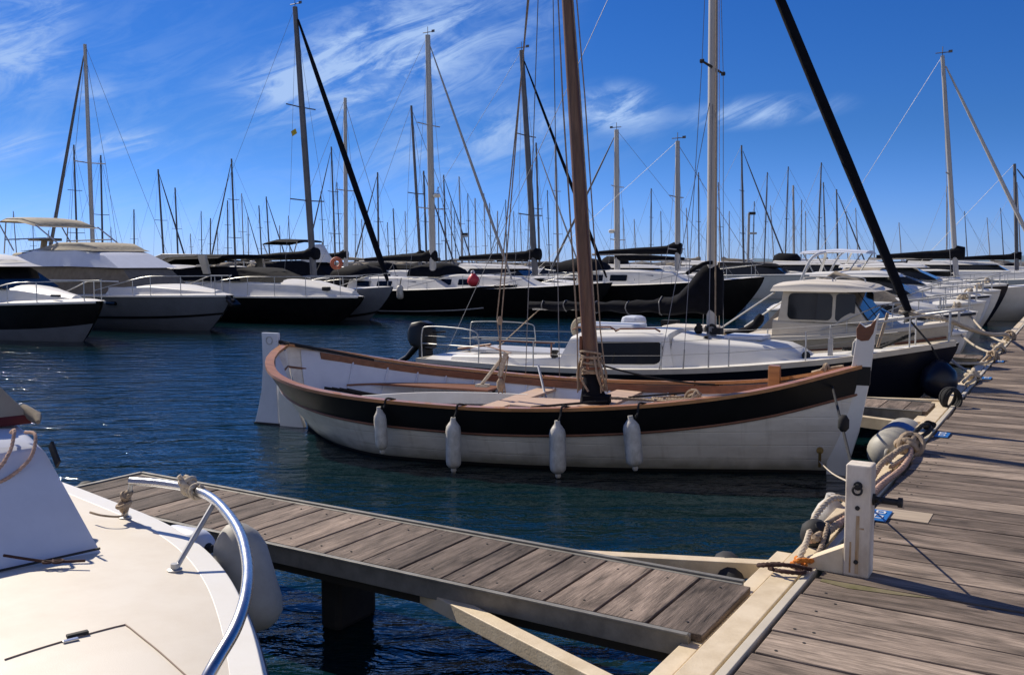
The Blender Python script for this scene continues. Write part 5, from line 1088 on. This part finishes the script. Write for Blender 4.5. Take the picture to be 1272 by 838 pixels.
# ================================================================== boats berthed further along the walkway
def dayboat(label, s_, bowt, L, B, zd, hull_m, deck_m, style, group=None):
    o = W(s_, bowt-L, 0); t = thing('motor_boat', label, 'motor boat', o, BROT, group)
    h_ = Hull(L, B, [(0, .88), (.3, 1), (.55, .97), (.75, .78), (.88, .48), (.96, .20), (1, .03)], [(0, zd*.85), (.5, zd*.9), (1, zd*1.1)], keel=-.35, bow_rake=L*.10, full=.28)
    obj('hull', h_.shell(0, 1, 0, 26, 8), hull_m, t, smooth=50)
    obj('deck', h_.deck(.0, 1, 0, .02, .10), deck_m, t, smooth=40)
    obj('rub_rail', MB().tube([p-Vector((0, 0, .04)) for p in h_.edge(0, .99, 1, -.01, 30)], .03, 6), 'navy' if style % 2 else 'gel', t, smooth=60)
    z = zd
    ck = [((L*.25, L*.27), B*.40, B*.36, z*.85, z+.30), (L*.6, B*.36, B*.30, z*.9, z+.30), ((L*.86, L*.80), B*.16, B*.10, z*.98, z+.16)]
    cb = obj('cabin', trunk(ck, .12, .07), deck_m, t, smooth=50)
    for sg in (-1, 1): obj('window', side_window(ck, L*.42, L*.66, .40, .80, sg, .05), 'glass', cb)
    if style == 0:
        gs_ = [(L*.30, B*.36, B*.33, z+.28, z+.62), (L*.45, B*.35, B*.30, z+.28, z+.72), ((L*.66, L*.52), B*.26, B*.20, z+.28, z+.62)]
        obj('windscreen', trunk(gs_, .05, .02), 'greyglass', t, smooth=50)
        obj('canvas_cover', trunk([((L*.02, L*.14), B*.40, B*.30, z*.9, z+.5), (L*.30, B*.38, B*.30, z*.9, z+.78), ((L*.48, L*.44), B*.34, B*.26, z+.25, z+.74)], .10, .05), 'tancloth', t, smooth=60)
    if style == 1:
        obj('canvas_cover', trunk([((L*.0, L*.05), B*.42, B*.30, z*.88, z+.25), (L*.28, B*.42, B*.15, z*.9, z+.95), ((L*.72, L*.45), B*.30, B*.10, z+.1, z+.70)], .08, .02), 'taupecloth', t, smooth=60)
    if style == 2:
        gs_ = [((L*.28, L*.30), B*.37, B*.33, z+.28, z+.70), (L*.48, B*.36, B*.31, z+.28, z+.72), ((L*.68, L*.55), B*.28, B*.22, z+.28, z+.70)]
        obj('window_band', trunk(gs_, .05, .02), 'greyglass', t, smooth=50)
        obj('roof', trunk([(L*.2, B*.38, B*.34, z+.69, z+.77), (L*.5, B*.38, B*.33, z+.70, z+.82), ((L*.62, L*.60), B*.30, B*.24, z+.70, z+.76)], .05, .05), 'gel', t, smooth=50)
        for sg in (-1, 1): obj('radar_arch', MB().tube(smooth_path([(L*.12, sg*B*.40, z*.9), (L*.2, sg*B*.38, z+1.1), (L*.24, 0, z+1.35)], 5), .04, 6), 'gel', t, smooth=60)
    if style == 3:
        gs_ = [(L*.42, B*.34, B*.30, z+.25, z+.55), ((L*.60, L*.50), B*.26, B*.20, z+.25, z+.52)]
        obj('windscreen', trunk(gs_, .04, .02), 'greyglass', t, smooth=50)
        fr = obj('bimini', trunk([(L*.08, B*.38, B*.32, z+1.28, z+1.33), (L*.26, B*.40, B*.33, z+1.33, z+1.39), (L*.42, B*.38, B*.32, z+1.28, z+1.33)], .03, .05), 'bluewhite', t, smooth=60)
        for sg in (-1, 1):
            for a, b in ((.10, .24), (.40, .24)): obj('bimini_frame', MB().tube([(L*a, sg*B*.36, z+1.3), (L*b, sg*B*.40, z*.9)], .02, 6), 'dullsteel', fr)
    rail(h_, .55, .99, .42, t, 4, .014)
    rnd_ = random.Random(int(s_)); q = MB(); knot(q, (L*.9, -.1, zd*1.1+.08), .12, 4, .025, int(s_)); obj('bow_line', q, 'paleropes', t, smooth=60)
    return t, h_
dayboat('low white motor boat with tan canvas cover, next beyond the cream wheelhouse boat', 19.4, -1.7, 3.9, 1.9, .80, 'bluewhite', 'gel', 0)
dayboat('white motor boat with a peaked taupe tarpaulin, seen under the pale mast at right', 22.6, -1.8, 4.2, 2.1, 1.0, 'gel', 'gel', 1)
dayboat('white motor boat with radar arch and dark window band near the right edge', 26.0, -1.9, 5.2, 2.2, 1.1, 'gel', 'gel', 2)
dayboat('small white motor boat with a pale bimini on tubes, on the right', 29.3, -2.0, 5.6, 2.3, 1.15, 'bluewhite', 'gel', 3)
dayboat('far white motor boat with a tan cover close to the right edge', 33.0, -2.0, 6.3, 2.4, 1.2, 'gel', 'gel', 0)
dayboat('white motor boat with a dark window band, last before the pale furled jib', 37.0, -2.0, 7, 2.6, 1.3, 'navy', 'gel', 2)
t, h_, m_, z_ = yacht('sailing yacht at right with grey mast and pale furled jib running out of frame', 1192, 1178, 66, 36.0, 9.5, 3.0, 1.25, 'gel', 1, .10, 'mastalu', (.075, 'mastpale'), 'blackcloth', None, None, 2, back=3.2, spread=1)
yacht('sailing yacht at the right edge of the picture with twin dark mast lines', 1264, 1263, 203, 58, 11, 3.4, 1.3, 'gel', 1, .13, 'mastdark', (.09, 'mastdark'), 'blackcloth', None, None, 1)

# ================================================================== far rows: single yachts seen mostly as masts
ORD = 'first second third fourth fifth sixth seventh eighth ninth tenth eleventh twelfth thirteenth fourteenth fifteenth sixteenth seventeenth eighteenth nineteenth twentieth'.split()
def ordn(i):
    if i < 20: return ORD[i]
    tens = ['twenty', 'thirty', 'forty', 'fifty', 'sixty', 'seventy', 'eighty']; te = ['twentieth', 'thirtieth', 'fortieth', 'fiftieth', 'sixtieth', 'seventieth', 'eightieth']
    k = i+1; return te[k//10-2] if k % 10 == 0 else tens[k//10-2]+'-'+ORD[k % 10-1]
FM = [  # foot column, head column, head row, width px, jib (-1 left, 1 right, 0 none), material
 (118, 105, 55, 6.5, -1, 'mastpale'), (98, 92, 180, 3, 0, 'mastdark'), (129, 126, 193, 3, 0, 'mastdark'), (24, 15, 262, 1.6, 0, 'mastalu'), (168, 167, 260, 2.2, 0, 'mastdark'),
 (206, 195, 210, 3, 1, 'mastdark'), (223, 217, 233, 2.6, 0, 'mastdark'), (262, 262, 271, 2, 0, 'mastdark'), (294, 287, 197, 3, -1, 'mastdark'), (284, 283, 249, 2, 0, 'mastdark'),
 (327, 321, 255, 2, 0, 'mastdark'), (337, 330, 244, 2.2, 1, 'mastdark'), (418, 411, 182, 2.6, -1, 'mastdark'), (430, 429, 122, 6, 0, 'mastpale'), (471, 469, 214, 2.8, -1, 'mastdark'),
 (493, 488, 259, 2, 0, 'mastdark'), (525, 510, 130, 4.2, 0, 'mastdark'), (531, 526, 212, 3, 1, 'mastdark'), (555, 551, 217, 2.4, 1, 'mastdark'), (575, 570, 219, 2, 0, 'mastalu'), (592, 590, 246, 2, 0, 'mastalu'),
 (618, 618, 262, 1.8, 0, 'mastalu'), (671, 666, 177, 3, 1, 'mastdark'), (694, 690, 180, 3.6, 0, 'mastalu'), (808, 809, 234, 2, 0, 'mastdark'), (868, 868, 214, 2, 0, 'mastdark'), (897, 893, 226, 1.6, 0, 'mastdark'),
 (924, 922, 180, 3, 1, 'mastdark'), (948, 953, 214, 2, 0, 'mastdark'), (974, 979, 207, 2, 0, 'mastdark'), (986, 986, 230, 3.4, 0, 'mastalu'), (1014, 1020, 202, 2.4, 0, 'mastdark'), (1026, 1024, 226, 2, 0, 'mastdark'),
 (1040, 1040, 235, 2.6, 1, 'mastdark'), (1175, 1177, 231, 2.2, 0, 'mastalu'), (1268, 1266, 226, 2, 0, 'mastalu'), (64, 60, 286, 1.4, 0, 'mastalu'), (240, 236, 290, 1.4, 0, 'mastalu'), (310, 308, 268, 1.4, 0, 'mastalu'), (350, 347, 280, 1.4, 0, 'mastalu'),
 (452, 449, 272, 1.5, 0, 'mastalu'), (562, 560, 250, 1.7, 0, 'mastalu'), (604, 601, 240, 1.6, 0, 'mastalu'), (640, 638, 262, 1.4, 0, 'mastalu'), (655, 657, 236, 1.6, 0, 'mastalu'), (732, 728, 250, 1.6, 0, 'mastalu'), (790, 788, 272, 1.4, 0, 'mastalu'),
 (855, 853, 258, 1.5, 0, 'mastalu'), (905, 906, 262, 1.5, 0, 'mastalu'), (962, 958, 255, 1.5, 0, 'mastalu'), (1000, 1001, 262, 1.5, 0, 'mastalu'), (1066, 1064, 258, 1.5, 0, 'mastalu'), (1120, 1118, 276, 1.4, 0, 'mastalu'), (44, 41, 276, 1.3, 0, 'mastdark'), (140, 138, 282, 1.3, 0, 'mastalu'), (252, 250, 262, 1.4, 0, 'mastdark'), (272, 270, 284, 1.2, 0, 'mastalu'), (304, 300, 240, 1.6, 1, 'mastalu'), (362, 358, 268, 1.3, 0, 'mastdark'), (404, 398, 238, 1.5, 0, 'mastdark'), (424, 418, 226, 1.5, 0, 'mastdark'), (442, 441, 250, 1.4, 0, 'mastalu'), (484, 481, 276, 1.3, 0, 'mastdark'), (506, 503, 262, 1.3, 0, 'mastalu'), (546, 544, 232, 1.6, 1, 'mastdark'), (567, 564, 262, 1.3, 0, 'mastdark'), (583, 581, 240, 1.5, 0, 'mastdark'), (611, 608, 252, 1.4, 0, 'mastdark'), (630, 628, 248, 1.4, -1, 'mastdark'), (649, 646, 264, 1.3, 0, 'mastalu'), (683, 680, 236, 1.6, 0, 'mastdark'), (776, 774, 258, 1.3, 0, 'mastalu'), (822, 821, 262, 1.3, 0, 'mastdark'), (934, 937, 250, 1.5, 0, 'mastdark'), (994, 996, 248, 1.5, 0, 'mastdark'), (1053, 1052, 262, 1.3, 0, 'mastalu'), (1086, 1085, 270, 1.3, 0, 'mastdark'), (1202, 1200, 262, 1.3, 0, 'mastdark'), (1247, 1245, 258, 1.4, 0, 'mastdark'), (1230, 1228, 270, 1.4, 0, 'mastalu')]
order = sorted(range(len(FM)), key=lambda i: FM[i][1])
rnd = random.Random(21)
for r_, i in enumerate(order):
    b, tp, ty_, wpx, jb, mm = FM[i]
    Y = {0: 48, 13: 52, 16: 54}.get(i, min(170, max(58, 11.2*FOC/(327-ty_)*rnd.uniform(.86, 1.0))))
    hm = rnd.choice(['gel', 'gel', 'navy', 'bluewhite', 'greyhull', 'black']); hgt = (327-ty_)/FOC*Y
    szw = 'very tall' if ty_ < 140 else 'tall' if ty_ < 200 else 'middling' if ty_ < 240 else 'short'
    colw = {'mastpale': 'pale', 'mastdark': 'dark', 'mastalu': 'grey'}[mm]
    lab = 'far yacht with %s %s mast, %s mast from the left in the back rows' % (szw, colw, ordn(r_))
    Lb = max(7.5, min(12.5, (hgt+2)*.82)); mr = max(.045, wpx/2/FOC*Y*.9)
    yacht(lab, b, tp, ty_, Y, Lb, Lb*.31, 1.15+.02*Lb, hm, jb if jb else rnd.choice([1, -1]), mr, mm, (min(.11, mr*.75), 'mastdark' if rnd.random() < .8 else 'mastpale') if jb else None,
          rnd.choice([None, None, 'blackcloth', 'tancloth', 'bluewhite']), rnd.choice([None, None, 'blackcloth', 'taupecloth']), None, 1, spread=rnd.choice([1, 2]), group='far sailing yachts in the back rows')
# far motor boats filling the line between the masts
for k, (px, Y, L, zd, st_) in enumerate([(215, 50, 9, 1.4, 0), (520, 56, 9, 1.4, 1), (640, 52, 9, 1.4, 0), (735, 60, 10, 1.5, 1), (812, 60, 9, 1.4, 2), (925, 62, 10, 1.6, 0), (968, 58, 9, 1.5, 1), (1046, 60, 10, 1.6, 2), (1100, 62, 11, 1.7, 0), (1150, 70, 10, 1.6, 1), (1215, 64, 10, 1.6, 2), (1250, 60, 10, 1.6, 0)]):
    lab = ['far white motor boat glimpsed behind the cream radar arch', 'far dark motor boat behind the thick pale mast', 'far motor boat behind the long black sail cover', 'far motor boat behind the brown mast of the wooden boat', 'far motor boat between the plain pale mast and the black sail cover',
           'far black hulled motor boat in open water just right of the black sail cover', 'far dark motor boat just left of the cream wheelhouse', 'far motor boat with black hood above the cream wheelhouse roof', 'far motor boat behind the thick black furled jib', 'far motor boat just left of the grey mast at right',
           'far motor boat just right of the grey mast at right', 'farthest right motor boat in the back rows'][k]
    t, h_ = motor_yacht(lab, px+(L*.5)*TS[0]*FOC/Y*.9, Y-L*.25, L, L*.32, zd, ['black', 'gel', 'gel'][st_], .1)
    t['group'] = 'far motor boats in the back rows'
    obj('window_band', trunk([((L*.25, L*.3), L*.13, L*.11, zd*.9, zd+.5), (L*.5, L*.13, L*.11, zd*.9, zd+.55), ((L*.70, L*.6), L*.10, L*.07, zd*.95, zd+.5)], .05, .03), 'greyglass', t, smooth=50)
    obj('roof', trunk([(L*.22, L*.135, L*.12, zd+.46, zd+.70), ((L*.62, L*.58), L*.11, L*.09, zd+.46, zd+.60)], .06, .05), 'gel' if st_ != 1 else 'blackcloth', t, smooth=50)
    if st_ == 2: obj('sprayhood', MB().lathe([(0, .6), (.3, .75), (1.4, .7), (1.6, .5)], (L*.2, 0, zd+.5), (1, 0, 0), 14), 'blackcloth', t, smooth=60)
# light pole on the far pier
for px, pyt, Y, lab in ((929, 265, 75, 'slim pole with two floodlights rising above the far boats right of centre'), (574, 291, 80, 'short pole with a square lamp head between the two black yachts')):
    p = at(px, 335, Y); zt = at(px, pyt, Y).z; lp = thing('light_pole', lab, 'light pole', (p.x, p.y, 0), 0)
    obj('pole', MB().tube([(0, 0, 0), (0, 0, zt)], .10, 8), 'mastalu', lp, smooth=60)
    obj('lamp_head', MB().box((.25, 0, zt), (.5, .3, .22)), 'rubber', lp); obj('lamp_head', MB().box((.3, -.1, zt-(1.6 if px > 900 else .15)), (.6, .3, .16)), 'lampwhite', lp)
